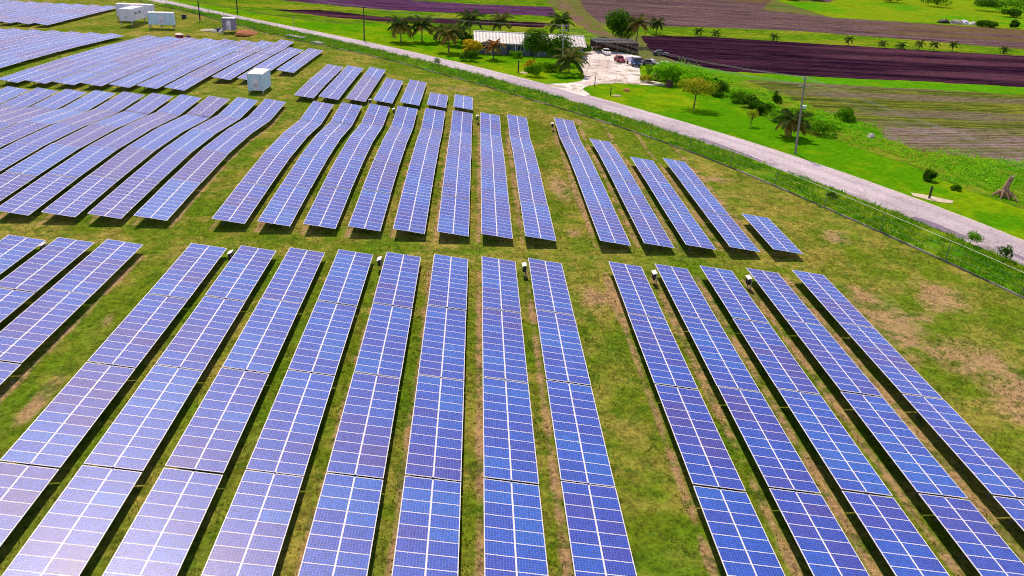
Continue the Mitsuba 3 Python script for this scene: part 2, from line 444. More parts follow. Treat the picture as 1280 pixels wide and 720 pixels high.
lawn_edge = [tuple(p) for p in ROAD_UP if p[1] > -40 and p[0] > -150]
struct('lawn', ply(sheet(lawn_edge + [(110, -40), (110, 60), (84, 84), (72.5, 96), (69.5, 104), (67.5, 116), (62.5, 127), (57.4, 134), (54.0, 146), (51, 158), (49.5, 171), (46, 190), (42, 215), (30, 226), (2, 226), (-8, 234), (-28, 252), (-41, 246), (-63, 258), (-95, 284), (-150, 330)], 0.004), LAWN), 'bright green mown lawn along the road')
struct('pasture', ply(sheet([(159.1, 460), (154.8, 352.6), (239.4, 345.0), (420, 330), (900, 500), (900, 1200), (300, 1200), (140, 600)], 0.006, 1.6), PASTURE), 'bright green pasture behind the ploughed land')
struct('pasture', ply(sheet([(-190, 362), (-95, 286), (-63, 260), (-41, 247), (-28, 252), (-8, 235), (2, 227), (34, 227), (38, 245), (35, 290), (30, 345), (34, 420), (40, 620), (-100, 620), (-300, 500)], 0.008, 1.6), GRASSROW), 'bright green grass strips between the dark fields')
struct('field', ply(sheet([(46.7, 378), (159.1, 440), (130, 372), (154.8, 352.6), (239.4, 345.0), (420, 330), (420, 250), (189.3, 272.5), (152.7, 284.7), (117.8, 292.6), (80.8, 288.6), (48, 279), (43.5, 290), (43.5, 327.5)], 0.010, 1.6), PLOUGH), 'broad purple brown ploughed field')
struct('field', ply(sheet([(46.7, 378), (44, 470), (90, 640), (300, 640), (190, 440), (159.1, 440)], 0.010, 1.6), PLOUGH), 'far corner of the purple brown ploughed field')
struct('weedy_strip', ply(sheet([(38, 270), (48, 279), (80.8, 288.6), (117.8, 292.6), (152.7, 284.7), (189.3, 272.5), (420, 250), (420, 228), (177.8, 255.1), (128, 257.5), (74.1, 262.4), (51.9, 255.5), (40, 255)], 0.014, 1.6), GRASSROW), 'weedy green strip between two ploughed fields')
struct('field', ply(sheet([(51.9, 255.5), (74.1, 262.4), (128, 257.5), (177.8, 255.1), (420, 228), (420, 172), (137.4, 193.4), (106.8, 194.1), (84.1, 193.5), (61.5, 195.0), (53.0, 205.5), (49.2, 221.3)], 0.010, 1.6), PLOUGH_DARK), 'dark purple freshly ploughed field')
struct('grass_margin', ply(sheet([(53, 205.5), (61.5, 195.0), (84.1, 193.5), (106.8, 194.1), (137.4, 193.4), (420, 172), (420, 158), (129.9, 181.9), (107.1, 183.1), (78.3, 184.3), (60, 184)], 0.014, 1.6), PASTURE), 'yellow green grass margin below the dark field')
struct('field', ply(sheet([(78.3, 184.3), (107.1, 183.1), (129.9, 181.9), (420, 158), (420, 120), (160, 126), (103.7, 139), (88, 143), (74, 141), (70.5, 150), (66, 163), (64, 184)], 0.012, 1.6), STUBBLE), 'weedy olive green field')
struct('field', ply(sheet([(160, 126), (103.7, 139), (88, 143), (75, 140), (71.5, 132.3), (73.3, 123.3), (85, 121), (120, 117), (420, 100), (420, 120)], 0.016, 1.6), FALLOW), 'pinkish bare fallow strip')
struct('scrubland', ply(sheet([(46, 196), (53, 205.5), (60, 184), (64, 184), (66, 163), (70.5, 150), (74, 141), (71.5, 132.3), (73.3, 123.3), (85, 121), (120, 117), (160, 112), (160, 60), (84, 84), (72.5, 96), (69.5, 104), (67.5, 116), (62.5, 127), (57.4, 134), (54.0, 146), (51, 158), (49.5, 171)], 0.018, 1.6), SCRUBG), 'rough green scrub between lawn and fields')
struct('field', ply(sheet([(-66.3, 273.4), (-52.3, 279.8), (-29.4, 268.7), (1.7, 277.3), (26, 276), (22, 263), (1.6, 262.1), (-13.4, 259.7), (-27.8, 257.5), (-48.2, 263.0), (-58, 267.9)], 0.020, 1.6), PLOUGH_DARK), 'narrow dark ploughed strip behind the palms')
struct('field', ply(sheet([(-175, 372), (-150, 420), (-96.9, 352), (-40, 330), (1.8, 327), (30.7, 333), (29.5, 300), (1.7, 292.9), (-31.6, 290.4), (-60, 299), (-88, 315)], 0.020, 1.6), PLOUGH_B), 'purple ploughed field at the top of the view')
struct('track', ply(sheet([(37.5, 620), (43, 620), (39, 420), (40.7, 368.4), (38.5, 327), (39.5, 296), (42, 276.0), (43.2, 252), (45, 240), (40, 240), (36.9, 258), (34.5, 277.5), (33.5, 311.8), (35, 365)], 0.024, 1.6), TRACKM), 'reddish farm track running away from the yard')
struct('yard', ply(sheet([(14.8, 166.6), (20.0, 168.7), (23.4, 172.2), (24.8, 177.0), (25.3, 184.0), (26.0, 201.0), (28.6, 213.8), (33.3, 218.6), (39.3, 217.9), (43.2, 212.5), (44.3, 203), (40.6, 196), (39.5, 190), (38.2, 181.6), (39.3, 177.4), (42.0, 174.0), (41.6, 171.9), (36.6, 171.0), (31.4, 171.8), (27.5, 169.7), (24.0, 166.9), (22.6, 163.0), (23.6, 158.5), (22.0, 155.5)], 0.055, 0.5), YARDM), 'pale pinkish marl yard and driveway beside the long house')
for poly, nm in (([(60.0, 98.9), (60.4, 100.2), (61.8, 99.8), (63.6, 98.5), (64.8, 97.2), (64.0, 96.2), (62.4, 96.6), (61.0, 97.4)], 'sandy oval around the short black post'),
                 ([(10.2, 178.4), (10.8, 180.5), (12.2, 181.0), (12.9, 179.2), (11.6, 177.6)], 'sandy spot beside the post on the lawn'),
                 ([(38.8, 173.6), (43.6, 173.4), (44.5, 172.2), (39.5, 172.1)], 'pale concrete slab at the edge of the yard')):
    struct('sand_patch', ply(sheet(poly, 0.06, 0.4), SAND), nm)

# ------------------------------------------------------------------ solar tables
TILT = math.radians(7.63)
HC = 0.95
PITCH, PLEN = 11.14, 1.001
rng = np.random.RandomState(7)


def panel_ply(tone):
    v = BV * [1.645, 0.990, 0.035] + [0, 0, -0.0175]
    uv = np.stack([BV[:, 0] + 0.5, BV[:, 1] + 0.5], 1)
    return mikit.ply((v, BF), tone, False, uv=uv)


def all_panels_ply(tone):
    vs, fs, us = [], [], []
    for c in (-1, 1):
        for j in range(11):
            vs.append(BV * [1.645, 0.990, 0.035] + [c * 0.83, (j - 5) * PLEN, -0.0175])
            fs.append(BF + 8 * len(fs))
            us.append(np.stack([BV[:, 0] + 0.5, BV[:, 1] + 0.5], 1))
    return mikit.ply((np.vstack(vs), np.vstack(fs)), tone, False, uv=np.vstack(us))


PANEL = [panel_ply(c) for c in CELL]
PANELS = [all_panels_ply(c) for c in CELL]
bars = [box(s * 1.64, 0, -0.014, 0.05, 11 * PLEN, 0.046) for s in (-1, 1)] + [box(0, 0, -0.004, 0.095, 11 * PLEN - 0.12, 0.018)]
for j in range(12):
    y = (j - 5.5) * PLEN
    y = np.clip(y, -5.5 * PLEN + 0.03, 5.5 * PLEN - 0.03)
    for s in (-1, 1):
        bars.append(box(s * 0.8325, y, -0.0035, 1.560, 0.052, 0.015))
FRAME = ply(join(*bars), ALU)
leg = []
for y in (-4.4, -1.5, 1.5, 4.4):
    for x in (-0.75, 0.75):
        top = -0.14
        leg.append(box(x, y, (top - HC - 0.3 + x * math.sin(TILT)) / 2, 0.10, 0.10, HC + 0.3 + top + x * math.sin(TILT) * 1))
    leg.append(box(0, y, -0.16, 3.0, 0.07, 0.09))
    leg.append(bar((-0.75, y + 0.05, -0.75), (0.3, y + 0.05, -0.20), 0.05))
for x in (-1.25, -0.40, 0.40, 1.25):
    leg.append(box(x, 0, -0.075, 0.06, 11 * PLEN - 0.05, 0.075))
SUPPORT = ply(join(*leg), diffuse('table_steel', (0.10, 0.10, 0.105), 0.5))

ORD = ['', 'first', 'second', 'third', 'fourth', 'fifth', 'sixth', 'seventh', 'eighth', 'ninth', 'tenth', 'eleventh', 'twelfth', 'thirteenth', 'fourteenth']


def table(x, y0, label, group, detail):
    y1 = y0 + PITCH
    za, zb = land(x, y0 + 0.3), land(x, y1 - 0.3)
    s = math.atan2(zb - za, PITCH - 0.6) + rng.uniform(-1, 1) * 0.0035
    t = TILT + rng.uniform(-1, 1) * 0.006
    ey = np.array([0, math.cos(s), math.sin(s)])
    ex = np.array([math.cos(t), 0, -math.sin(t)])
    ex -= ey * (ex @ ey)
    ex /= np.linalg.norm(ex)
    ez = np.cross(ex, ey)
    M = np.eye(4)
    M[:3, 0], M[:3, 1], M[:3, 2] = ex, ey, ez
    M[:3, 3] = [x + rng.uniform(-1, 1) * 0.02, (y0 + y1) / 2, (za + zb) / 2 + HC + rng.uniform(-1, 1) * 0.02]
    W = T(M)
    k = thing('solar_table', label, 'solar table', group)
    mood, ph, fr = rng.rand(), rng.uniform(0, 6.28), rng.uniform(0.25, 0.7)
    if detail:
        for c in (-1, 1):
            for j in range(11):
                m = M.copy()
                m[:3, 3] = M[:3, 3] + ex * (c * 0.83) + ey * ((j - 5) * PLEN)
                v = 1.0 + 2.2 * mood + 1.3 * math.sin(ph + j * fr + c * 0.5) + rng.normal(0, 0.75)   # neighbouring modules come from one batch
                tone = int(np.clip(round(v), 0, 5))
                part(k, 'panel', {**PANEL[tone], 'to_world': T(m)})
    else:
        part(k, 'panel', {**PANELS[rng.choice(6)], 'to_world': W}, kind='stuff')
    part(k, 'frame', {**FRAME, 'to_world': W})
    part(k, 'support', {**SUPPORT, 'to_world': W})


def block(spec, look, where, group, side, detail, count='near'):
    """spec: (row, near end, tables) in order; rows counted from `side`."""
    for r, (row, y0, n) in enumerate(spec, 1):
        for i in range(n):
            word = 'nearest' if i == 0 else ORD[i + 1] + ' nearest'
            if i == n - 1 and n > 1:
                word = 'farthest'
            if n == 1:
                word = 'only'
            if count == 'far':  # rows that the frame cuts on the left are counted from their far ends
                word = 'farthest' if i == n - 1 else ORD[n - i] + ' farthest'
            table(AXIS[row], y0 + i * PITCH, '%s solar table, %s in %s row from %s, %s' % (look, word, ORD[r], side, where), group, detail)


def front0(x):
    return 70.35 - 0.024 * x - 4 * PITCH


def mid0(x):
    return 76.25 - 0.035 * x


block([(r, front0(AXIS[r]), 4) for r in range(1, 14)], 'blue', 'main front block', 'tables of the main front block', 'left', True)
block([(-1, front0(AXIS[-1]) + PITCH, 3), (-2, front0(AXIS[-2]) + 2 * PITCH, 2), (-3, front0(AXIS[-3]) + 3 * PITCH, 1)], 'violet blue', 'front group at left edge', 'tables of the group at the left edge', 'right', True)
block([(r, mid0(AXIS[r]) - (0.35 if r > 8 else 0), n) for r, n in zip(range(1, 14), (5, 5, 5, 5, 5, 5, 5, 5, 5, 4, 3, 3, 1))], 'pale blue', 'long middle block', 'tables of the long middle block', 'left', True)
CUT = {6: 1, 7: 1, 8: 2, 9: 3, 10: 4, 11: 4}
block([(-k, mid0(-32.65) - 0.1 + CUT.get(k, 0) * PITCH, 5 - CUT.get(k, 0)) for k in range(1, 12)], 'lavender', 'middle block at left', 'tables of the middle block at the left', 'right', False, 'far')
block([(r, 134.75 - 0.092 * AXIS[r], n) for r, n in zip(range(0, 7), (3, 3, 3, 2, 2, 1, 1))], 'pale lavender', 'short rear block', 'tables of the short rear block', 'left', False)
block([(-2, 160.3, 3), (-3, 149.2, 4), (-4, 149.2, 5)] + [(-k, 138.1, 6) for k in range(5, 12)], 'whitish lavender', 'rear block at left', 'tables of the rear block at the left', 'right', False, 'far')
FAR = (1, 1, 2, 3, 4, 4, 5)
block([(-k, 138.3 + PITCH * FAR[k - 13], 6 - FAR[k - 13]) for k in range(13, 20)], 'glaring pale', 'far left block', 'tables of the far left block', 'right', False, 'far')
TOP = (0, 0, 0, 0, 1, 1, 2, 3)
block([(-k, 214.6 + PITCH * TOP[k - 18], 4 - TOP[k - 18]) for k in range(18, 26)], 'glaring pale', 'top left corner block', 'tables of the top left block', 'right', False, 'far')


# inverters hung at the upper row ends
def inverter(x, y, label):
    z = float(land(x, y))
    k = thing('inverter_box', label, 'inverter', 'inverters at the row ends')
    part(k, 'post', ply(join(box(x, y - 0.45, z + 0.55, 0.07, 0.07, 1.15), box(x, y + 0.45, z + 0.55, 0.07, 0.07, 1.15), box(x, y, z + 1.0, 0.05, 1.0, 0.06)), GALV))
    part(k, 'body', ply(box(x - 0.20, y, z + 0.80, 0.24, 0.70, 0.52), 'mat_dark_metal'))
    hood = box(0, 0, 0, 0.42, 0.90, 0.03)
    a = 0.30
    hv = hood[0] @ np.array([[math.cos(a), 0, math.sin(a)], [0, 1, 0], [-math.sin(a), 0, math.cos(a)]]) + [x - 0.2, y, z + 1.22]
    part(k, 'rain_hood', ply((hv, hood[1]), WHITE))


for row, y, lab in ((8, 68.4, 'white inverter beside the eighth row of the front block, left of the wide lane'),
                    (10, 67.6, 'white inverter beside the tenth front row, just right of the wide lane'),
                    (12, 67.2, 'rightmost white inverter, beside the second last front row'),
                    (5, 68.6, 'white inverter beside the fifth row of the front block'),
                    (2, 68.9, 'white inverter beside the second row of the front block'),
                    (-2, 69.2, 'white inverter in the front group at the left edge'),
                    (9, 127.6, 'small white inverter at the far end of the middle block, right of its wide lane'),
                    (7, 129.6, 'small white inverter at the far end of the seventh middle row'),
                    (4, 130.0, 'small white inverter at the far end of the fourth middle row'),
                    (3, 136.4, 'small pale inverter at the near end of the short rear block')):
    inverter(AXIS[row] - 1.95, y, lab)

# ------------------------------------------------------------------ fence with kerb
k = thing('wire_fence', 'long wire fence with thin posts and a pale top rail along the verge', 'fence')
fl = fence_line[(fence_line[:, 1] > 20)]
seg = np.r_[0, np.cumsum(np.linalg.norm(np.diff(fl, axis=0), axis=1))]
for s in np.arange(3.0, seg[-1], 9.0):
    x, y = np.interp(s, seg, fl[:, 0]), np.interp(s, seg, fl[:, 1])
    part(k, 'post', ply(tube([(x, y, 0), (x, y, 2.45)], 0.045, 6), 'verdigris_post'))
scene['verdigris_post'] = {'type': 'twosided', 'bsdf': {'type': 'principled', 'base_color': {'type': 'rgb', 'value': [0.10, 0.16, 0.12]}, 'roughness': 0.5}}
for h, r in ((2.42, 0.024), (1.65, 0.010), (0.9, 0.010)):
    part(k, 'rail', ply(tube(np.c_[fl[::3], np.full(len(fl[::3]), h)], r, 5), ALU if h > 2 else GALV))
kerb_m = []
for a, b in zip(fl[:-1:2], fl[2::2]):
    kerb_m.append(bar((a[0], a[1], 0.05), (b[0], b[1], 0.05), 0.20, 0.20))
struct('kerb', ply(join(*kerb_m), textured('old_concrete', lambda p, n, uv: mix((0.10, 0.10, 0.09), (0.32, 0.30, 0.29), smoothstep(0.4, 0.6, fbm(p.x * 0.35, p.y * 0.35, octaves=4))))), 'low concrete kerb under the wire fence')

# ------------------------------------------------------------------ foliage
def leaf_fn(c1, c2, s=1.1):
    def fn(p, n, uv):
        t = smoothstep(0.3, 0.7, fbm(p.x * s, p.y * s, p.z * s, octaves=3))
        return mix(c1, c2, t) * (0.6 + 0.8 * noise(p.x * 7, p.y * 7, p.z * 7))
    return fn


def leafm(name, c1, c2, s=1.1):
    name = 'mat_' + name
    scene[name] = {'type': 'principledthin', 'base_color': proc(leaf_fn(c1, c2, s)), 'roughness': 0.6, 'diff_trans': 1.1, 'spec_trans': 0.0}
    return name


L_DARK = leafm('dark_leaf', (0.035, 0.120, 0.010), (0.110, 0.270, 0.016))
L_MID = leafm('mid_leaf', (0.090, 0.270, 0.010), (0.200, 0.460, 0.016))
L_BRIGHT = leafm('bright_leaf', (0.160, 0.480, 0.010), (0.330, 0.700, 0.020))
L_OLIVE = leafm('olive_leaf', (0.220, 0.330, 0.012), (0.480, 0.480, 0.035))
L_YELLOW = leafm('yellow_leaf', (0.420, 0.400, 0.015), (0.750, 0.600, 0.025))
L_ORANGE = leafm('orange_leaf', (0.260, 0.110, 0.030), (0.480, 0.230, 0.070))
L_PALM = leafm('palm_leaf', (0.040, 0.085, 0.020), (0.130, 0.190, 0.040), 0.6)
L_PALMPALE = leafm('pale_palm_leaf', (0.075, 0.115, 0.022), (0.230, 0.240, 0.060), 0.6)
L_PALMDRY = leafm('dry_palm_leaf', (0.190, 0.150, 0.030), (0.340, 0.250, 0.070), 0.6)
GRASSM = leafm('grass_blade', (0.100, 0.330, 0.010), (0.240, 0.420, 0.020), 0.5)
TUFTM = leafm('tuft_blade', (0.170, 0.240, 0.014), (0.380, 0.330, 0.060), 0.35)


def diamonds(c, size, r, up=0.35, aspect=0.45):
    """One diamond-shaped leaf (two triangles) at each point."""
    n = len(c)
    d = r.randn(n, 3)
    d /= np.linalg.norm(d, axis=1, keepdims=True)
    nrm = r.randn(n, 3) + [0, 0, up * 3]
    s = np.cross(nrm, d)
    s /= np.linalg.norm(s, axis=1, keepdims=True) + 1e-9
    sz = (size * r.uniform(0.6, 1.3, n))[:, None]
    v = np.stack([c - d * sz, c + s * sz * aspect, c + d * sz, c - s * sz * aspect], 1).reshape(-1, 3)
    i = np.arange(n)[:, None] * 4
    return v, np.vstack([i + [0, 1, 2], i + [0, 2, 3]])


def blob_points(center, radii, n, r, lobes=14, spread=0.62, low=-0.5):
    d = r.randn(lobes, 3)
    d /= np.linalg.norm(d, axis=1, keepdims=True)
    d[:, 2] = np.where(d[:, 2] < low, -d[:, 2] * 0.5, d[:, 2])
    lc = d * np.array(radii) * spread * r.uniform(0.55, 1.05, (lobes, 1))
    lr = r.uniform(0.30, 0.55, lobes)
    k = r.choice(lobes, n, p=lr ** 2 / (lr ** 2).sum())
    u = r.randn(n, 3)
    u /= np.linalg.norm(u, axis=1, keepdims=True)
    p = lc[k] + u * np.array(radii) * lr[k, None] * r.uniform(0.55, 1.05, (n, 1)) ** 0.5
    return p + center


def tree(name, x, y, h, radii, leaf, n, size, label, trunk=True, seed=0, cat='tree', group=None, zc=None, trunk_r=0.16, lobes=14, spread=0.62):
    r = np.random.RandomState(seed + 100)
    k = thing(name, label, cat, group)
    zc = zc if zc is not None else h - radii[2]
    c = np.array([x, y, zc])
    pts = blob_points(c, radii, n, r, lobes, spread)
    pts[:, 2] = np.maximum(pts[:, 2], 0.05)
    part(k, 'crown', ply(diamonds(pts, size, r), leaf))
    if trunk:
        ms = [tube([(x, y, -0.1), (x + 0.05, y, zc * 0.35), (x + 0.1, y + 0.05, zc * 0.8), (x, y, zc + radii[2] * 0.2)], [trunk_r, trunk_r * 0.8, trunk_r * 0.6, trunk_r * 0.25])]
        for a in r.uniform(0, 6.28, 5):
            e = c + np.array([math.cos(a) * radii[0] * 0.6, math.sin(a) * radii[1] * 0.6, r.uniform(-0.1, 0.5) * radii[2]])
            b = np.array([x + 0.04, y, zc * r.uniform(0.35, 0.6)])
            ms.append(tube([b, (b + e) / 2 + [0, 0, 0.15], e], [trunk_r * 0.5, trunk_r * 0.35, trunk_r * 0.12]))
        part(k, 'trunk', ply(join(*ms), BARK, 40))
    return k


def frond(L, r, droop, lift, width=0.75, pairs=20):
    """One palm leaf along +x from the origin: arched midrib with hanging leaflets."""
    n = 10
    s = np.linspace(0, 1, n)
    ang = lift - droop * s ** 1.25
    seg = L / (n - 1)
    x = np.r_[0, np.cumsum(np.cos(ang[:-1]) * seg)]
    z = np.r_[0, np.cumsum(np.sin(ang[:-1]) * seg)]
    side = r.uniform(-0.12, 0.12) * s ** 2 * L
    mid = np.stack([x, side, z], 1)
    ms = [tube(mid, np.linspace(0.05, 0.012, n), 4, False)]
    vs, fs = [], []
    for q in np.linspace(0.14, 0.99, pairs):
        p = np.array([np.interp(q, s, mid[:, i]) for i in range(3)])
        a = np.interp(q, s, ang)
        t = np.array([math.cos(a), 0, math.sin(a)])
        ll = width * math.sin(math.pi * min(1, 0.12 + q * 0.86)) ** 0.7 * r.uniform(0.85, 1.1) + 0.1
        for sd in (-1, 1):
            tip = p + t * ll * 0.55 + np.array([0, sd * ll * 0.75, 0]) + np.array([0, 0, -ll * r.uniform(0.25, 0.6)])
            w = t * 0.12
            m = (p + tip) / 2 + [0, 0, 0.06]
            b = len(vs) * 1
            vs += [p - w, p + w, m + w * 1.1, m - w * 1.1, tip]
            fs += [[b, b + 1, b + 2], [b, b + 2, b + 3], [b + 3, b + 2, b + 4]]
    ms.append((np.array(vs), np.array(fs)))
    return join(*ms)


def palm(name, x, y, h, L, label, leaf=None, dry=None, n=23, seed=0, cat='palm tree', group=None, lean=(0, 0), detail=True):
    r = np.random.RandomState(seed + 500)
    k = thing(name, label, cat, group)
    leaf = leaf or L_PALM
    top = np.array([x + lean[0], y + lean[1], h])
    z = np.linspace(0, 1, 7)
    tr = np.stack([x + lean[0] * z ** 1.6, y + lean[1] * z ** 1.6, h * z - 0.1 * (z == 0)], 1)
    part(k, 'trunk', ply(tube(tr, np.interp(z, [0, 0.12, 1], [0.26, 0.17, 0.12]) * min(1, 0.45 + h / 8), 8), BARK, 40))
    ms = []
    for i in range(n):
        a = i * 2.39996 + r.uniform(-0.2, 0.2)
        lift = np.interp(i, [0, n - 1], [1.25, -0.35]) + r.uniform(-0.12, 0.12)
        m = frond(1.15 * L * r.uniform(0.85, 1.08) * (0.8 if i < 3 else 1), r, r.uniform(1.15, 1.7), lift, width=0.27 * L)
        m = xf(m, top, a)
        mat = dry if (dry and i > n * 0.62) else leaf
        if detail:
            part(k, 'frond', ply(m, mat))
        else:
            ms.append(m)
    if not detail:
        part(k, 'crown', ply(join(*ms), leaf))
    return k


palm('palm_tree', -19.3, 215.5, 4.3, 4.3, 'leftmost coconut palm with browning lower fronds on the lawn', dry=L_PALMDRY, seed=1)
palm('palm_tree', -13.9, 217.5, 4.5, 3.9, 'dark coconut palm, second from left in the row on the lawn', dry=L_PALMDRY, seed=2)
palm('palm_tree', -6.3, 202.1, 4.6, 3.7, 'slender yellowish palm nearest the road on the left lawn', L_PALMPALE, L_PALMDRY, seed=3)
palm('palm_tree', -1.2, 222.5, 6.0, 4.4, 'tall dark palm rising behind the left end of the long house', seed=4)
palm('palm_tree', 7.2, 226.0, 5.6, 3.8, 'grey green palm behind the white roof, left of its middle', seed=5, leaf=L_PALMPALE)
palm('palm_tree', 23.6, 226.0, 6.3, 4.0, 'grey green palm behind the right half of the white roof', seed=6)
palm('palm_tree', 21.5, 179.8, 3.4, 4.4, 'feathery palm beside the driveway, right of the utility pole', L_PALMPALE, L_PALM, seed=7)
palm('palm_tree', 46.2, 230.9, 6.4, 3.8, 'tall thin palm just right of the big round tree', L_PALMPALE, L_PALMDRY, seed=8)
palm('palm_tree', 58.3, 261.1, 3.6, 2.9, 'smaller palm at the left start of the weedy strip', seed=9)
palm('palm_tree', 54.0, 129.2, 3.0, 3.2, 'short palm with yellowing fronds behind the tall utility pole', L_PALM, L_PALMDRY, seed=10)
palm('palm_tree', -5.0, 214.5, 3.6, 3.4, 'low dark palm between the lawn palms and the house', seed=12)
palm('palm_tree', -9.4, 219.5, 2.6, 3.0, 'short pale palm tucked between the second and third lawn palms', L_PALMPALE, seed=13, lean=(0.4, 0))
palm('orange_palm', 4.8, 194.8, 3.4, 2.9, 'orange brown fan palm in front of the left half of the house', L_ORANGE, L_PALMDRY, seed=14, n=15)
palm('yellow_palm', -0.9, 197.6, 1.9, 2.4, 'low yellow palm over the dark ball bush at the left corner of the house', L_YELLOW, L_ORANGE, seed=15, n=16)
for i, (x, y, h, lab) in enumerate(((73.4, 266.5, 1.2, 'first'), (79.1, 265.5, 1.1, 'second'), (96.8, 260.5, 1.5, 'third'), (120.6, 258.2, 2.2, 'fourth'), (131.0, 256.5, 1.6, 'fifth'), (143.7, 257.3, 2.0, 'sixth'), (147.6, 255.3, 2.2, 'seventh'), (155.2, 257.8, 2.3, 'eighth'), (173.0, 258.5, 1.5, 'ninth'), (137.6, 257.0, 1.0, 'tenth'))):
    lab = 'young palm in the weedy strip between dark fields, %s from left' % ['first', 'second', 'third', 'fourth', 'fifth', 'seventh', 'eighth', 'ninth', 'tenth', 'sixth'][i]
    palm('young_palm', x, y, h, 1.9, lab, n=10, seed=20 + i, cat='palm tree', group='young palms in the weedy strip', detail=False)

tree('round_tree', 42.0, 236.0, 9.6, (4.7, 4.7, 4.8), L_DARK, 5200, 0.34, 'big dense dark round tree behind the yard', seed=1, lobes=26, spread=0.7)
tree('tree', 14.4, 192.5, 8.2, (4.5, 3.8, 3.9), L_DARK, 5200, 0.24, 'bushy dark green tree in front of the middle of the long house', seed=2, lobes=20)
tree('tree', 20.6, 192.6, 7.4, (4.2, 3.6, 3.6), L_DARK, 4600, 0.24, 'dark tree in front of the right half of the house, behind the utility pole', seed=3, lobes=20)
tree('yard_tree', 43.4, 173.4, 5.3, (4.9, 3.6, 2.7), L_BRIGHT, 4800, 0.24, 'wide bright green bushy tree right of the yard', seed=4, lobes=22)
tree('yard_tree', 47.6, 168.2, 4.4, (3.9, 3.0, 2.3), L_BRIGHT, 3600, 0.22, 'lower bright green tree beside the wide bushy one', seed=5, lobes=20)
tree('canopy_tree', 42.3, 148.9, 6.3, (3.5, 3.2, 1.9), L_OLIVE, 3000, 0.19, 'olive yellow tree with a flat crown alone on the lawn', seed=6, zc=4.3, lobes=22, spread=0.75)
tree('sapling', 49.4, 136.3, 3.2, (1.35, 1.3, 1.1), L_OLIVE, 520, 0.15, 'thin yellowish sapling on the lawn', seed=7, trunk_r=0.08)
tree('croton_shrub', -0.6, 198.2, 4.4, (2.7, 2.2, 1.8), L_YELLOW, 1900, 0.28, 'yellow croton shrub at the left corner of the house', seed=8, cat='shrub')
for i, (x, y, h, rr, leaf, lab) in enumerate((
        (-0.9, 190.9, 2.9, 1.55, L_DARK, 'clipped dark ball bush on the lawn left of the house'),
        (13.9, 175.4, 2.5, 1.75, L_MID, 'round green bush near the road in front of the house'),
        (13.0, 181.5, 2.6, 1.5, L_YELLOW, 'yellow leaved bush behind the round green bush'),
        (17.2, 182.0, 2.2, 1.5, L_MID, 'green bush beside the foot of the utility pole by the driveway'),
        (20.0, 175.5, 1.0, 2.2, L_BRIGHT, 'low bright green hedge bush at the corner of the driveway'),
        (51.2, 163.2, 3.0, 1.8, L_DARK, 'first dark bush along the lawn edge, counted from the yard'),
        (53.0, 157.4, 2.3, 1.6, L_MID, 'second dark bush along the lawn edge'),
        (54.3, 152.8, 2.3, 1.5, L_DARK, 'third dark bush along the lawn edge'),
        (55.0, 147.6, 2.2, 1.7, L_DARK, 'fourth dark bush along the lawn edge'),
        (57.0, 141.2, 2.5, 1.7, L_MID, 'rounded bush left of the tall utility pole at the lawn edge'),
        (58.6, 137.0, 2.6, 2.0, L_MID, 'bush behind the short palm at the lawn edge'),
        (60.6, 132.6, 2.2, 2.0, L_MID, 'bush right of the tall utility pole'),
        (69.8, 144.5, 2.3, 1.7, L_MID, 'lone bush at the edge of the fallow strip'),
        (66.3, 106.6, 1.6, 0.75, L_DARK, 'dark green pointed bush on the lawn above the sandy oval'),
        (67.9, 102.6, 0.8, 0.5, L_MID, 'small low bush right of the dark pointed bush'),
        (48.6, 171.5, 2.6, 1.5, L_DARK, 'dark bush behind the bright yard trees'),
        (52.5, 172.0, 2.0, 0.7, L_DARK, 'small upright dark shrub in the scrub'),
        (62.0, 158.5, 2.2, 0.7, L_DARK, 'small upright shrub in the scrub near the olive field'),
        (27.6, 212.5, 3.2, 2.4, L_DARK, 'dark shrub at the right end of the house by the yard'),
        (43.6, 186.5, 1.8, 2.6, L_MID, 'low hedge behind the scrap cars'),
        (45.9, 181.2, 1.7, 2.4, L_BRIGHT, 'low bright bush among the scrap cars'),
        (38.5, 174.6, 1.7, 1.3, L_OLIVE, 'dry brown bush at the right corner of the yard'),
        (-8.0, 240.5, 2.4, 2.6, L_DARK, 'dark thicket behind the lawn palms'),
        (12.6, 219.0, 3.4, 3.0, L_OLIVE, 'olive bush behind the middle of the house roof'),
        (36.0, 226.5, 2.4, 3.2, L_DARK, 'dark shrub thicket behind the yard shed'),
        (49.8, 167.6, 2.4, 2.0, L_BRIGHT, 'bright bush right of the lower yard tree'),
        (46.8, 178.0, 2.2, 2.4, L_BRIGHT, 'bright bush behind the wide bushy yard tree'),
        (50.6, 174.8, 1.6, 2.2, L_MID, 'green thicket at the scrub corner behind the yard trees'),
        (54.6, 162.8, 1.5, 1.9, L_BRIGHT, 'bright low bush in the scrub behind the first dark bushes'),
        (57.6, 153.0, 1.4, 1.9, L_BRIGHT, 'bright low bush in the scrub behind the fourth dark bush'),
        (61.8, 146.6, 1.5, 1.8, L_MID, 'green bush in the scrub behind the palm by the pole'),
        (64.6, 137.6, 1.3, 1.7, L_BRIGHT, 'bright low clump in the scrub left of the white boulder'),
        (-3.4, 221.8, 2.8, 2.6, L_DARK, 'dark thicket at the back left corner of the house'),
        (10.4, 199.4, 1.7, 1.3, L_MID, 'small green shrub at the house wall'),
        (24.6, 198.6, 2.6, 1.9, L_MID, 'green shrub at the right front corner of the house'))):
    tree('bush', x, y, h, (rr * 1.25, rr * (0.9 + 0.08 * (i % 4)), h * 0.60), leaf, int(900 + 560 * rr * rr), 0.17, lab, trunk=False, seed=30 + i, cat='bush', zc=h * 0.42, lobes=12, spread=0.9)
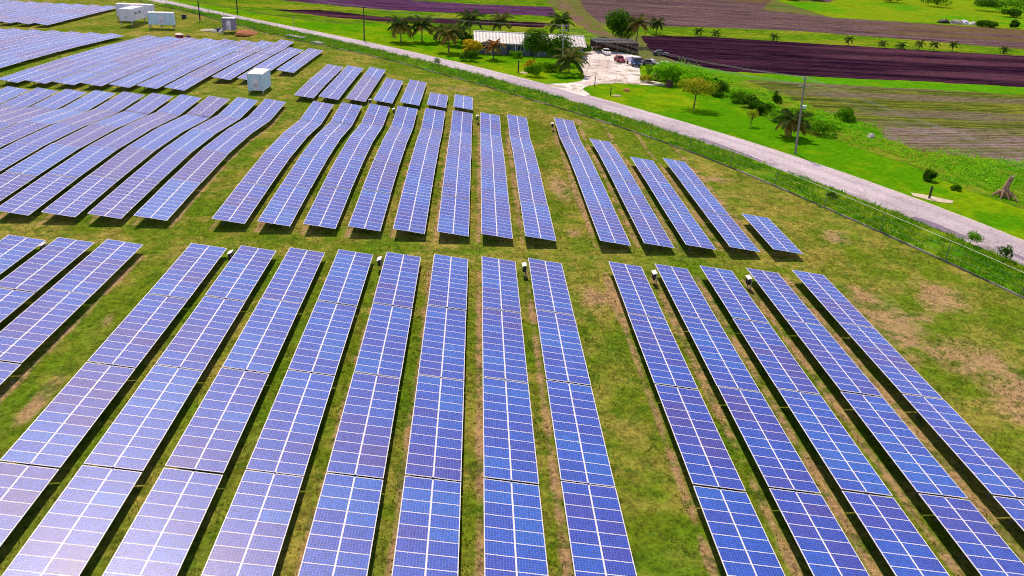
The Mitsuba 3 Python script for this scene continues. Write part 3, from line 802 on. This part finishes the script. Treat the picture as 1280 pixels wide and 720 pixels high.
for i, (x, y, h, rr, leaf, lab) in enumerate((
        (57.4, 81.0, 1.9, 1.05, L_MID, 'leafy shrub with pale blossom between fence and road'),
        (58.7, 76.9, 1.8, 0.8, L_DARK, 'dark shrub with a thin pale top near the right edge of the verge'),
        (-8.4, 183.4, 1.5, 1.2, L_DARK, 'dark shrub on the verge at the road edge, left of the driveway'),
        (59.6, 73.2, 1.1, 0.9, L_OLIVE, 'brownish weed clump on the verge at the right edge'),
        (47.5, 96.5, 0.9, 0.9, L_DARK, 'dark weed clump behind the wire fence'))):
    tree('verge_shrub', x, y, h, (rr, rr, h * 0.52), leaf, 750, 0.11, lab, trunk=False, seed=70 + i, cat='shrub', zc=h * 0.5, lobes=10)

# woods at the top right
r = np.random.RandomState(11)
for i, (x, y, h, rr, lab) in enumerate(((255, 452, 9, 9, 'dark round tree standing at the left end of the far wood'), (238, 466, 7, 8, 'low tree left of the dark round one at the far wood'),
                                        (278, 440, 7, 9, 'tree in the far wood just right of the dark round one'), (300, 452, 8, 11, 'broad tree in the middle of the far wood'),
                                        (318, 432, 7, 9, 'tree near the right end of the far wood'), (270, 408, 4.5, 6, 'bush at the right edge below the far wood'),
                                        (286, 400, 5, 7, 'rightmost bush below the far wood'), (216, 480, 5, 7, 'leftmost low tree of the far wood'),
                                        (169, 438, 2.5, 4, 'dark bush on the top edge of the pasture'), (185, 445, 2.8, 5, 'second dark bush on the top edge of the pasture'),
                                        (222, 349, 2.6, 4.5, 'olive bush behind the rubble heap on the far field edge'), (236, 351, 3.2, 2.0, 'dark upright shrub right of the rubble heap'))):
    tree('wood_tree', x, y, h, (rr, rr, h * 0.55), L_DARK if i not in (3, 6) else L_MID, 1500, 0.55, lab, trunk=False, seed=90 + i, zc=h * 0.45, lobes=16)
wp = np.vstack([blob_points(np.array([x, y, 2.5]), (10, 8, 3.5), 420, r, 12) for x, y in zip(r.uniform(235, 470, 46), r.uniform(455, 640, 46))])
wp[:, 2] = np.maximum(wp[:, 2], 0.1)
stuff('woodland', ply(diamonds(wp, 0.75, r), L_MID), 'low green woodland beyond the pasture at the top right', 'woodland')


# scattered ground growth
def blades(pts, h, w, r, n=3, lean=0.5):
    m = len(pts)
    P = np.repeat(pts, n, 0)
    a = r.uniform(0, 6.283, m * n)
    hh = np.repeat(h * r.uniform(0.5, 1.3, m), n)
    d = np.stack([np.cos(a), np.sin(a), a * 0], 1)
    s = np.stack([-np.sin(a), np.cos(a), a * 0], 1) * w
    base = P + d * 0.05
    tip = P + d * (hh * lean * r.uniform(0.5, 1.4, m * n))[:, None] + np.c_[np.zeros((m * n, 2)), hh]
    v = np.stack([base - s, base + s, tip], 1).reshape(-1, 3)
    return v, np.arange(len(v)).reshape(-1, 3)


def scatter(n, x0, x1, y0, y1, keep, r):
    x, y = r.uniform(x0, x1, n), r.uniform(y0, y1, n)
    m = keep(x, y)
    x, y = x[m], y[m]
    return np.stack([x, y, land(x, y)], 1)


r = np.random.RandomState(21)
axv = np.array(AXES)


def in_lane(x, y):
    d = np.interp(x, FX, FY) - y
    clump = meshkit.fbm(np.stack([x * 0.35, y * 0.35, x * 0], -1), 3, 5)
    return (d > 0.4) & (np.abs(x) < y * 0.75 + 6) & (clump > 0.44) & (np.abs(x[:, None] - axv).min(1) > 1.75)


stuff('grass_tufts', ply(blades(scatter(110000, -60, 62, 27, 140, in_lane, r), 0.13, 0.03, r, 3, 1.2), TUFTM), 'short grass tufts in the lanes between the solar rows', 'grass')


def in_verge(x, y):
    d = np.interp(x, FX, FY) - y
    ry = np.interp(x, ROAD_LO[:, 0], ROAD_LO[:, 1])
    clump = meshkit.fbm(np.stack([x * 0.4, y * 0.4, x * 0], -1), 3, 8)
    edge = 0.9 * meshkit.noise(np.stack([x * 0.7, y * 0.7, x * 0 + 2], -1)) - 0.35
    return (d < -0.15) & (y < ry + edge) & (clump > 0.36)


stuff('verge_weeds', ply(blades(scatter(300000, -100, 68, 40, 285, in_verge, r), 0.55, 0.05, r, 4, 0.8), GRASSM), 'tall grass and weeds on the verge by the fence', 'weeds')
from shapely.geometry import Polygon as _P
import shapely
SCRUB = _P([(44, 196), (53, 205.5), (60, 184), (66, 163), (70.5, 150), (75, 141), (71.5, 132), (73.3, 123.3), (85, 120), (100, 116), (100, 84), (84, 84), (72.5, 97), (69.5, 104), (67.5, 116), (62.5, 127), (57.4, 134), (54.0, 146), (51, 158), (49.5, 171)])


def in_scrub(x, y):
    clump = meshkit.fbm(np.stack([x * 0.3, y * 0.3, x * 0], -1), 3, 3)
    return shapely.contains_xy(SCRUB, x, y) & (clump > 0.40)


sp = scatter(90000, 42, 100, 84, 206, in_scrub, r)
sp[:, 2] += r.uniform(0.05, 0.8, len(sp)) * meshkit.noise(np.c_[sp[:, :2] * 0.45, sp[:, :1] * 0]) ** 2 * 2.4
stuff('ground_cover', ply(diamonds(sp, 0.20, r, 0.6), L_BRIGHT), 'leafy creeping plants covering the scrub beside the lawn', 'plants')


# ------------------------------------------------------------------ buildings and cabins
def corrugated(w, h, n, depth=0.04):
    """A sheet in the xz plane, facing -y, w wide and h tall, with n ribs."""
    xs = np.linspace(-w / 2, w / 2, n * 4 + 1)
    ys = np.where(np.arange(len(xs)) % 4 < 2, 0, -depth)
    v = np.vstack([np.c_[xs, ys, xs * 0], np.c_[xs, ys, xs * 0 + h]])
    k = np.arange(len(xs) - 1)
    m = len(xs)
    return v, np.vstack([np.stack([k, k + 1, k + m + 1], 1), np.stack([k, k + m + 1, k + m], 1)])


def cabin(name, label, x0, y0, w, d, z0, h, rz, wall, roofm, cat, ribs=18, doors=1, legs=True, ac=False):
    """A steel cabin; (x0, y0) is its near left corner, w along local x, d along local y."""
    k = thing(name, label, cat)
    L = (x0, y0, 0)
    def put(m):
        return xf(m, L, rz)
    part(k, 'wall', ply(put(join(box(w / 2, d / 2, z0 + h / 2, w - 0.1, d - 0.1, h),
                                 xf(corrugated(w - 0.2, h - 0.2, ribs), (w / 2, 0.02, z0 + 0.1)),
                                 xf(corrugated(d - 0.2, h - 0.2, int(ribs * d / w)), (w - 0.02, d / 2, z0 + 0.1), math.pi / 2),
                                 xf(corrugated(d - 0.2, h - 0.2, int(ribs * d / w)), (0.02, d / 2, z0 + 0.1), -math.pi / 2))), wall))
    part(k, 'corner_frame', ply(put(join(*[box(x, y, z0 + h / 2, 0.14, 0.14, h + 0.04) for x in (0, w) for y in (0, d)], *[box(w / 2, y, z, w, 0.13, 0.15) for y in (0, d) for z in (z0 + 0.06, z0 + h)], *[box(x, d / 2, z, 0.13, d, 0.15) for x in (0, w) for z in (z0 + 0.06, z0 + h)])), wall))
    part(k, 'roof', ply(put(box(w / 2, d / 2, z0 + h + 0.10, w + 0.12, d + 0.12, 0.09)), roofm))
    for i in range(doors):
        dx = w * (0.30 + 0.36 * i) if doors > 1 else w * 0.52
        dk = part(k, 'door', ply(put(box(dx, -0.06, z0 + h * 0.44, min(1.1, w * 0.42), 0.06, h * 0.78)), LILAC))
        part(dk, 'louvre', ply(put(join(*[box(dx, -0.105, z0 + h * (0.22 + 0.05 * j), min(0.8, w * 0.3), 0.03, h * 0.02) for j in range(5)])), GALV))
        part(dk, 'sign', ply(put(box(dx, -0.10, z0 + h * 0.66, min(0.7, w * 0.28), 0.02, h * 0.06)), WHITE))
    if legs:
        nx = 2 if w < 4 else 3
        for x in np.linspace(0.12, w - 0.12, nx):
            for y in (0.12, d - 0.12):
                part(k, 'leg', ply(put(box(x, y, z0 / 2 - 0.2, 0.24, 0.24, z0 + 0.4 - 0.02)), CONCRETE))
    if ac:
        part(k, 'air_conditioner', ply(put(join(box(w + 0.22, d * 0.3, z0 + h * 0.65, 0.36, 0.85, 0.6), box(w + 0.22, d * 0.62, z0 + h * 0.65, 0.36, 0.85, 0.6))), GALV))
    return k


cabin('inverter_cabin', 'small pale blue transformer cabin with white flat roof beside the lane', -39.6, 142.2, 2.6, 5.4, 0.55 + 0.45, 2.75, 0.0, PALEBLUE, WHITE, 'cabin', 8)
cabin('site_container', 'lilac white container on stilts, left one of the three at the top left', -94.2, 223.0, 3.1, 8.2, 0.85, 2.9, -0.02, LILAC, LILAC, 'container', 8, ac=True)
cabin('site_container', 'long pale container standing behind the other two', -99.0, 232.8, 9.2, 2.9, 0.7, 3.1, 0.12, LILAC, WHITE, 'container', 26, doors=2)
cabin('site_container', 'light blue container with white roof edge, right one of the three', -86.3, 221.5, 6.2, 2.6, 0.5, 2.85, 0.20, PALEBLUE, WHITE, 'container', 18)
cabin('tool_shed', 'grey violet tool shed standing in the builders rubbish by the road', -66.9, 220.9, 3.1, 2.6, 0.1, 2.9, 0.10, diffuse('grey_violet_panel', (0.26, 0.25, 0.36)), LILAC, 'shed', 12, legs=False)


def heap(name, x, y, rx, ry, h, mat, label, cat, seed=0, kind=None, rough=0.25):
    m = trimesh.creation.icosphere(subdivisions=3)
    v = np.array(m.vertices)
    nz = meshkit.fbm(v * 2.2 + seed * 3.3, 4)[:, None]
    v = v * (1 - rough + 2 * rough * nz) * [rx, ry, h]
    v[:, 2] = np.maximum(v[:, 2], -0.05)
    return single(name, ply((v + [x, y, float(land(x, y))], np.array(m.faces)), mat, 50), label, cat)


heap('soil_heap', -60.0, 218.2, 2.9, 2.6, 1.25, ORANGE, 'orange red soil heap right of the tool shed', 'heap', 1)
heap('gravel_heap', -70.8, 224.4, 3.2, 2.0, 0.45, SAND, 'flat pale sand heap left of the tool shed', 'heap', 2)
heap('boulder', 69.3, 131.9, 0.6, 0.55, 0.8, diffuse('white_stone', (0.62, 0.60, 0.55)), 'white boulder at the edge of the scrub, right of the tall pole', 'boulder', 3, rough=0.6)
rr_ = np.random.RandomState(5)
for i, (x, y) in enumerate(((-69.6, 222.2), (-68.9, 223.4), (-67.8, 221.6), (-68.3, 224.6), (-67.6, 223.0), (-69.9, 224.0))):
    s = rr_.uniform(0.5, 1.1, 3)
    single('crate', ply(box(x, y, s[2] / 2 + float(land(x, y)) - 0.02, s[0] * 1.1, s[1] * 1.2, s[2], rr_.uniform(0, 1.5)), [WHITE, NAVY, LILAC, RUST, WHITE, DARK][i]),
           '%s crate in the builders rubbish left of the tool shed, %s' % (['white', 'navy blue', 'lilac', 'rusty', 'whitish', 'black'][i], ['at its left front', 'second from left', 'nearest to the shed', 'at its back', 'in its middle', 'at its back left'][i]), 'crate', 'crates by the tool shed')
k = thing('water_tank', 'low red tank with a white lid standing alone on the grass', 'tank')
zt = float(land(-74.2, 208.8))
ang = np.linspace(0, 2 * np.pi, 25)
part(k, 'body', ply(tube([(-74.2, 208.8, zt - 0.05), (-74.2, 208.8, zt + 1.0)], [1.0, 0.95], 24), RED, 40))
part(k, 'lid', ply(tube([(-74.2, 208.8, zt + 1.0), (-74.2, 208.8, zt + 1.14), (-74.2, 208.8, zt + 1.26)], [1.04, 1.0, 0.5], 24), WHITE, 40))
single('tarpaulin', ply(join(box(-72.3, 209.6, zt + 0.35, 1.1, 1.0, 0.7, 0.4), box(-71.5, 209.2, zt + 0.15, 0.9, 0.7, 0.3, 0.2)), diffuse('maroon_tarpaulin', (0.11, 0.02, 0.05))), 'maroon tarpaulin bundle beside the red tank', 'tarpaulin')
k = thing('rubbish_bin', 'small navy bin on the grass right of the containers', 'bin')
part(k, 'body', ply(box(-84.9, 244.6, float(land(-84.9, 244.6)) + 0.5, 1.1, 1.0, 1.05), NAVY))
part(k, 'lid', ply(box(-84.9, 244.6, float(land(-84.9, 244.6)) + 1.06, 1.2, 1.1, 0.10), DARK))
for x, y, lx, a, lab in ((-46.6, 214.6, 6.4, -0.62, 'long stack of flat grey panels lying by the fence'), (-39.3, 206.3, 3.6, -0.75, 'short stack of flat grey panels lying by the fence, nearer one')):
    k = thing('panel_stack', lab, 'panel stack')
    z = float(land(x, y))
    part(k, 'pallet', ply(xf(join(*[box(0, yy, 0.06, lx, 0.12, 0.12) for yy in (-0.6, 0, 0.6)]), (x, y, z), a), WOOD))
    for j in range(3):
        part(k, 'panel', ply(xf(box(0.05 * j, 0.04 * j, 0.17 + 0.09 * j, lx, 1.65, 0.08), (x, y, z), a), diffuse('stacked_panel', (0.22, 0.22, 0.29), 0.3)))

# the long house
k = thing('long_house', 'long grey blue house with a white metal gable roof behind the lawn', 'house')
HX, HY, HL, HD, HH, HR = 0.6, 203.2, 27.0, 10.0, 3.1, 0.035
SLATE = diffuse('slate_blue_wall', (0.13, 0.15, 0.22))
scene['metal_roof'] = {'type': 'twosided', 'bsdf': {'type': 'principled', 'base_color': proc(lambda p, n, uv: mix((0.42, 0.42, 0.45), (0.68, 0.67, 0.69), fbm(p.x * 0.5, p.y * 1.5, octaves=4))), 'roughness': 0.45, 'specular': 0.4}}


def hp(m):
    return xf(m, (HX, HY, 0), HR)


gable = np.array([[0, 0, 0], [HL, 0, 0], [HL, HD, 0], [0, HD, 0], [0, 0, HH], [HL, 0, HH], [HL, HD, HH], [0, HD, HH], [0, HD / 2, HH + 1.6], [HL, HD / 2, HH + 1.6]], float)
gf = np.array([[0, 1, 5], [0, 5, 4], [1, 2, 6], [1, 6, 5], [2, 3, 7], [2, 7, 6], [3, 0, 4], [3, 4, 7], [4, 7, 8], [5, 9, 6]])
part(k, 'wall', ply(hp((gable, gf)), SLATE))
n = 34
xs = np.linspace(-0.7, HL + 0.7, n * 2 + 1)
zz = np.where(np.arange(len(xs)) % 2, 0.05, 0.0)
rv, rf = [], []
for sgn in (0, 1):
    ye, yr = (-0.8, HD / 2) if sgn == 0 else (HD + 0.8, HD / 2)
    ze, zr = HH - 0.22, HH + 1.68
    b = len(xs) * 2 * sgn
    rv.append(np.vstack([np.c_[xs, xs * 0 + ye, ze + zz], np.c_[xs, xs * 0 + yr, zr + zz]]))
    q = np.arange(len(xs) - 1)
    rf.append(np.vstack([np.stack([q, q + 1, q + len(xs) + 1], 1), np.stack([q, q + len(xs) + 1, q + len(xs)], 1)]) + b)
rk = part(k, 'roof', ply(hp((np.vstack(rv), np.vstack(rf))), 'metal_roof'))
part(rk, 'ridge_cap', ply(hp(bar((-0.7, HD / 2, HH + 1.75), (HL + 0.7, HD / 2, HH + 1.75), 0.45, 0.10)), WHITE))
part(rk, 'fascia', ply(hp(bar((-0.7, -0.82, HH - 0.28), (HL + 0.7, -0.82, HH - 0.28), 0.05, 0.2)), WHITE))
for x, w in ((2.2, 1.5), (5.2, 1.5), (11.0, 1.5), (17.0, 1.5), (20.5, 1.5), (24.3, 1.5)):
    wk = part(k, 'window', ply(hp(box(x, -0.02, 1.75, w, 0.10, 1.15)), GLASS))
    part(wk, 'frame', ply(hp(join(box(x, -0.05, 2.36, w + 0.2, 0.12, 0.1), box(x, -0.05, 1.14, w + 0.2, 0.16, 0.1), box(x - w / 2 - 0.05, -0.05, 1.75, 0.1, 0.12, 1.12), box(x + w / 2 + 0.05, -0.05, 1.75, 0.1, 0.12, 1.12), box(x, -0.05, 1.75, 0.06, 0.11, 1.12))), LILAC))
for x in (8.2, 14.2):
    part(k, 'door', ply(hp(box(x, -0.02, 1.1, 1.1, 0.10, 2.15)), NAVY))
for x in (3.8, 9.7, 15.6):
    part(k, 'veranda_post', ply(hp(box(x, -0.62, 1.42, 0.14, 0.14, 2.84)), LILAC))

# open shed behind the yard
k = thing('open_shed', 'dark open sided shed with sagging navy roof behind the yard', 'shed')
sx, sy, sl, sd = 32.2, 214.6, 12.0, 6.5
part(k, 'roof', ply(xf(join(box(sl / 2, sd * 0.27, 2.75, sl, sd * 0.55, 0.07), box(sl / 2, sd * 0.78, 2.95, sl * 0.96, sd * 0.5, 0.07)), (sx, sy, 0), 0.12), diffuse('navy_roofing', (0.05, 0.05, 0.085), 0.6)))
for x in np.linspace(0.2, sl - 0.2, 5):
    for y in (0.2, sd - 0.2):
        part(k, 'post', ply(xf(box(x, y, 1.34, 0.14, 0.14, 2.72), (sx, sy, 0), 0.12), WOOD))
part(k, 'wall', ply(xf(join(box(sl / 2, sd - 0.05, 1.2, sl - 0.4, 0.08, 2.4), box(sl - 0.05, sd / 2, 1.2, 0.08, sd - 0.5, 2.4)), (sx, sy, 0), 0.12), RUST))


# ------------------------------------------------------------------ vehicles
def wheel(x, y, r=0.33, w=0.22):
    return tube([(x - w / 2, y, r), (x + w / 2, y, r)], r, 14)


def profile_solid(pts, x0, x1):
    """A side profile (y, z) extruded across x, with the rim slightly drawn in."""
    p = np.asarray(pts, float)
    n = len(p)
    v = np.vstack([np.c_[p[:, :1] * 0 + x0, p], np.c_[p[:, :1] * 0 + x1, p]])
    from shapely.geometry import Polygon
    tv, tf = trimesh.creation.triangulate_polygon(Polygon(p), engine='earcut')
    idx = [int(np.argmin(np.linalg.norm(p - q, axis=1))) for q in tv]
    cap = np.array([[idx[a] for a in t] for t in tf])
    k = np.arange(n)
    side = np.vstack([np.stack([k, (k + 1) % n, (k + 1) % n + n], 1), np.stack([k, (k + 1) % n + n, k + n], 1)])
    return v, np.vstack([side, cap, cap[:, ::-1] + n])


def car(x, y, rz, paint, label, name='car', z=0.0):
    """Facing local -y."""
    k = thing(name, label, 'car')
    L = (x, y, z)
    put = lambda m: xf(m, L, rz)
    part(k, 'body', ply(put(profile_solid([(-2.1, 0.35), (-2.15, 0.62), (-2.0, 0.80), (-0.95, 0.92), (1.5, 0.98), (2.05, 0.92), (2.12, 0.55), (2.0, 0.33)], -0.85, 0.85)), paint))
    part(k, 'windows', ply(put(profile_solid([(-0.93, 0.90), (-0.30, 1.36), (0.95, 1.38), (1.55, 0.96)], -0.74, 0.74)), GLASS))
    part(k, 'roof', ply(put(box(0, 0.33, 1.40, 1.40, 1.35, 0.06)), paint))
    for a in (-1, 1):
        for b in (-1.3, 1.3):
            part(k, 'wheel', ply(put(wheel(a * 0.78, b)), RUBBER, 40))
        part(k, 'headlight', ply(put(box(a * 0.6, -2.10, 0.70, 0.32, 0.10, 0.14)), WHITE))
    return k


def truck(x, y, rz, paint, top, label):
    k = thing('truck', label, 'truck')
    put = lambda m: xf(m, (x, y, 0.055), rz)
    part(k, 'cab', ply(put(profile_solid([(-2.9, 0.45), (-2.95, 1.25), (-2.75, 2.2), (-1.35, 2.25), (-1.3, 0.45)], -1.0, 1.0)), paint))
    part(k, 'cab_roof', ply(put(box(0, -2.05, 2.29, 1.95, 1.45, 0.12)), top))
    part(k, 'windscreen', ply(put(profile_solid([(-2.93, 1.35), (-2.80, 2.08), (-2.76, 2.08), (-2.90, 1.35)], -0.88, 0.88)), GLASS))
    part(k, 'bumper', ply(put(box(0, -2.98, 0.55, 2.0, 0.14, 0.28)), DARK))
    part(k, 'cargo_bed', ply(put(join(box(0, 0.75, 0.85, 2.0, 3.9, 0.14), box(-0.97, 0.75, 1.2, 0.06, 3.9, 0.6), box(0.97, 0.75, 1.2, 0.06, 3.9, 0.6), box(0, 2.68, 1.2, 1.88, 0.06, 0.6), box(0, -1.17, 1.35, 1.88, 0.06, 0.9))), LILAC))
    for a in (-1, 1):
        for b in (-2.1, 1.6):
            part(k, 'wheel', ply(put(wheel(a * 0.88, b, 0.45, 0.28)), RUBBER, 40))
        part(k, 'headlight', ply(put(box(a * 0.72, -2.99, 0.86, 0.30, 0.08, 0.22)), WHITE))


truck(39.2, 197.0, 0.15, BLUE, WHITE, 'blue truck with white cab roof parked at the right of the yard')
car(36.6, 201.2, 0.2, RED, 'dark red car parked left of the blue truck', z=0.055)
car(34.8, 212.3, 0.1, WHITE, 'white car parked under the edge of the open shed', z=0.055)
car(43.6, 198.4, 1.3, PURPLE, 'faded purple scrap car behind the bright trees', z=0.0)
car(47.0, 196.0, 1.2, WHITE, 'white scrap car beside the purple one', z=0.0)
car(50.0, 215.5, 1.5, NAVY, 'navy car parked at the corner of the dark field')
k = thing('rusty_trailer', 'rusty dark box trailer at the right corner of the yard', 'trailer')
part(k, 'body', ply(box(41.8, 177.6, 0.95, 3.2, 1.7, 1.2, 0.05), RUST))
for a in (-0.95, 0.95):
    part(k, 'wheel', ply(xf(wheel(0, 0, 0.36), (41.8 + a, 176.8, 0), 1.57), RUBBER, 40))
for i, (x, y, w, d, h, m, lab) in enumerate(((42.2, 203.0, 1.4, 1.0, 0.9, RUST, 'rusty box of scrap behind the blue truck'), (41.6, 206.2, 1.0, 1.6, 0.7, WHITE, 'white crate behind the dark red car and the truck'),
                                             (44.9, 203.6, 2.2, 1.2, 0.6, LILAC, 'pale scrap panel heap at the right edge of the yard'), (47.4, 191.6, 1.5, 1.0, 0.8, SAND, 'pale box among the scrap cars'))):
    single('scrap_box', ply(join(box(x, y, h / 2 - 0.02, w, d, h, 0.3 * i), box(x + 0.1, y + 0.05, h + 0.04, w * 0.9, d * 0.8, 0.1, 0.3 * i + 0.1)), m), lab, 'crate', 'scrap about the yard')
k = thing('oil_drum', 'squat dark drum under the bright green trees', 'drum')
part(k, 'body', ply(tube([(42.3, 170.3, 0), (42.3, 170.3, 1.35)], 0.75, 18), RUST, 40))
part(k, 'rim', ply(tube([(42.3, 170.3, 1.30), (42.3, 170.3, 1.42)], 0.80, 18), DARK, 40))
k = thing('drying_rack', 'white wooden trestle with a slanted top standing in the yard', 'trestle')
part(k, 'leg', ply(join(bar((30.6, 213.2, 0.06), (31.6, 213.9, 1.7), 0.10), bar((31.8, 213.2, 0.06), (30.9, 213.9, 1.7), 0.10)), WHITE))
part(k, 'top', ply(join(bar((28.4, 213.4, 1.25), (33.4, 213.6, 1.75), 0.12), bar((28.6, 214.2, 1.15), (33.0, 214.4, 1.65), 0.12)), WOOD))
single('barrel', ply(tube([(64.4, 150.6, 0), (64.4, 150.6, 1.3)], [0.55, 0.5], 14), LILAC, 40), 'pale blue barrel at the edge of the scrub and olive field', 'barrel')
r = np.random.RandomState(8)
for i, (x, y) in enumerate(((207, 356), (211.5, 354.5), (215.2, 355.5), (219.4, 354.2), (223.0, 355.0))):
    s = r.uniform(1.2, 2.2)
    heap('rubble_heap', x, y, s * 1.4, s, s * 0.75, [DARK, CONCRETE, LILAC, WHITE, CONCRETE][i], '%s rubble heap on the far field edge, %s from left' % (['black', 'grey', 'lilac', 'white', 'pale grey'][i], ORD[i + 1]), 'heap', 10 + i, rough=0.45)


# ------------------------------------------------------------------ poles, wires, posts, stump
POLEM = diffuse('pole_wood', (0.20, 0.20, 0.19))


def pole(x, y, h, lean, label, arms=((0.25, 1.2),), ang=0.6, mat=POLEM):
    k = thing('utility_pole', label, 'utility pole', 'utility poles along the road')
    z = np.linspace(0, 1, 5)
    part(k, 'shaft', ply(tube(np.stack([x + lean * z, y + 0 * z, h * z - 0.2 * (z == 0)], 1), np.interp(z, [0, 1], [0.19, 0.11]), 10), mat, 40))
    ends = []
    for down, half in arms:
        t = 1 - down / h
        c = np.array([x + lean * t, y, h - down])
        d = np.array([math.cos(ang), math.sin(ang), 0]) * half
        ak = part(k, 'crossarm', ply(bar(c - d, c + d, 0.12), mat))
        for q in (-1, 0.05, 1):
            e = c + d * q * 0.93
            part(ak, 'insulator', ply(tube([e, e + [0, 0, 0.28]], [0.05, 0.035], 6), WHITE))
            ends.append(e + [0, 0, 0.28])
    return ends


P1 = pole(51.0, 118.8, 11.8, -0.95, 'tall grey utility pole on the lawn right of the road', ((0.3, 0.55), (1.4, 1.0)), 0.45)
P2 = pole(20.8, 187.9, 9.7, -0.5, 'utility pole in front of the right end of the long house', ((0.25, 1.5), (1.2, 1.0)), 0.15, GALV)
P3 = pole(-28.8, 215.1, 8.6, 0.0, 'thin dark utility pole on the left lawn beside the road', ((0.25, 0.9),), 0.7, DARK)
P4 = pole(-73.8, 260.2, 9.6, 0.0, 'dark utility pole beyond the road at the top left', ((0.25, 0.9),), 0.7, DARK)
P5 = pole(-79.7, 242.5, 8.0, 0.0, 'thin dark pole by the fence left of the tool shed', ((0.25, 0.5),), 0.7, DARK)


def span(a, b, sag, label):
    k = thing('power_line', label, 'power line')
    for p, q in zip(a, b):
        t = np.linspace(0, 1, 25)[:, None]
        pts = p * (1 - t) + q * t
        pts[:, 2] -= sag * 4 * (t * (1 - t))[:, 0]
        part(k, 'wire', ply(tube(pts, 0.013, 4, False), CABLE))


span(P2, P1, 1.3, 'sagging wires between the house pole and the tall pole on the lawn')
span(P1, [p + [22, -74, -0.4] for p in P1], 1.2, 'wires running from the tall pole out of the right of the view')
span(P3, P2[:3], 1.2, 'wires between the thin dark pole and the house pole')
span(P4, P3, 1.2, 'wires between the two dark poles at the top left')


def post(name, x, y, h, w, mat, label):
    k = thing(name, label, 'post')
    part(k, 'shaft', ply(box(x, y, h / 2 - 0.05, w, w, h + 0.1), mat))
    part(k, 'cap', ply(box(x, y, h + 0.03, w * 1.15, w * 1.15, 0.06), DARK))


post('marker_post', 61.7, 98.2, 1.65, 0.20, DARK, 'short black post standing in the sandy oval on the lawn')
post('marker_post', 10.0, 178.6, 2.7, 0.26, DARK, 'dark post on the lawn in front of the house beside a sandy spot')
post('marker_post', 25.6, 166.6, 2.0, 0.14, DARK, 'thin post on the lawn just right of the driveway mouth')
post('marker_post', 27.6, 157.8, 1.6, 0.16, DARK, 'thin post nearer the road right of the driveway')
post('marker_post', -51.0, 234.0, 3.2, 0.14, GALV, 'thin grey post on the left lawn beyond the road')
heap('boulder', 31.8, 163.3, 0.7, 0.6, 0.6, ORANGE, 'small orange rock on the lawn right of the driveway', 'boulder', 21)
heap('boulder', 28.9, 157.6, 0.9, 0.6, 0.3, SAND, 'pale flat stone beside the thin posts near the road', 'boulder', 22)

# uprooted stump
k = thing('tree_stump', 'bleached dead stump with splayed roots at the edge of the lawn', 'stump')
sx, sy = 73.2, 100.2
part(k, 'trunk', ply(tube([(sx, sy, 0.2), (sx + 0.05, sy, 0.9), (sx + 0.15, sy, 1.7), (sx + 0.32, sy, 2.4), (sx + 0.45, sy, 2.9)], [0.62, 0.46, 0.36, 0.34, 0.30], 12), STUMPWOOD, 50))
part(k, 'broken_top', ply(join(*[tube([(sx + 0.45 + a, sy + b, 2.75), (sx + 0.5 + a * 1.6, sy + b * 1.5, 2.95 + h)], [0.14, 0.03], 6) for a, b, h in ((0.12, 0, .35), (-.12, .08, .2), (0, -.14, .28), (.16, .14, .1))]), SAND))
for i, (dx, dy, z0) in enumerate(((-1.5, 0.2, 0.9), (-0.9, -1.0, 1.0), (0.1, -1.4, 0.9), (0.9, -2.2, 1.1), (1.0, -0.6, 0.9), (0.6, 1.2, 0.8), (-0.9, 1.0, 0.9))):
    part(k, 'root', ply(tube([(sx, sy, z0), (sx + dx * 0.5, sy + dy * 0.5, z0 * 0.75), (sx + dx, sy + dy, 0.0)], [0.32, 0.20, 0.07], 8), STUMPWOOD, 50))
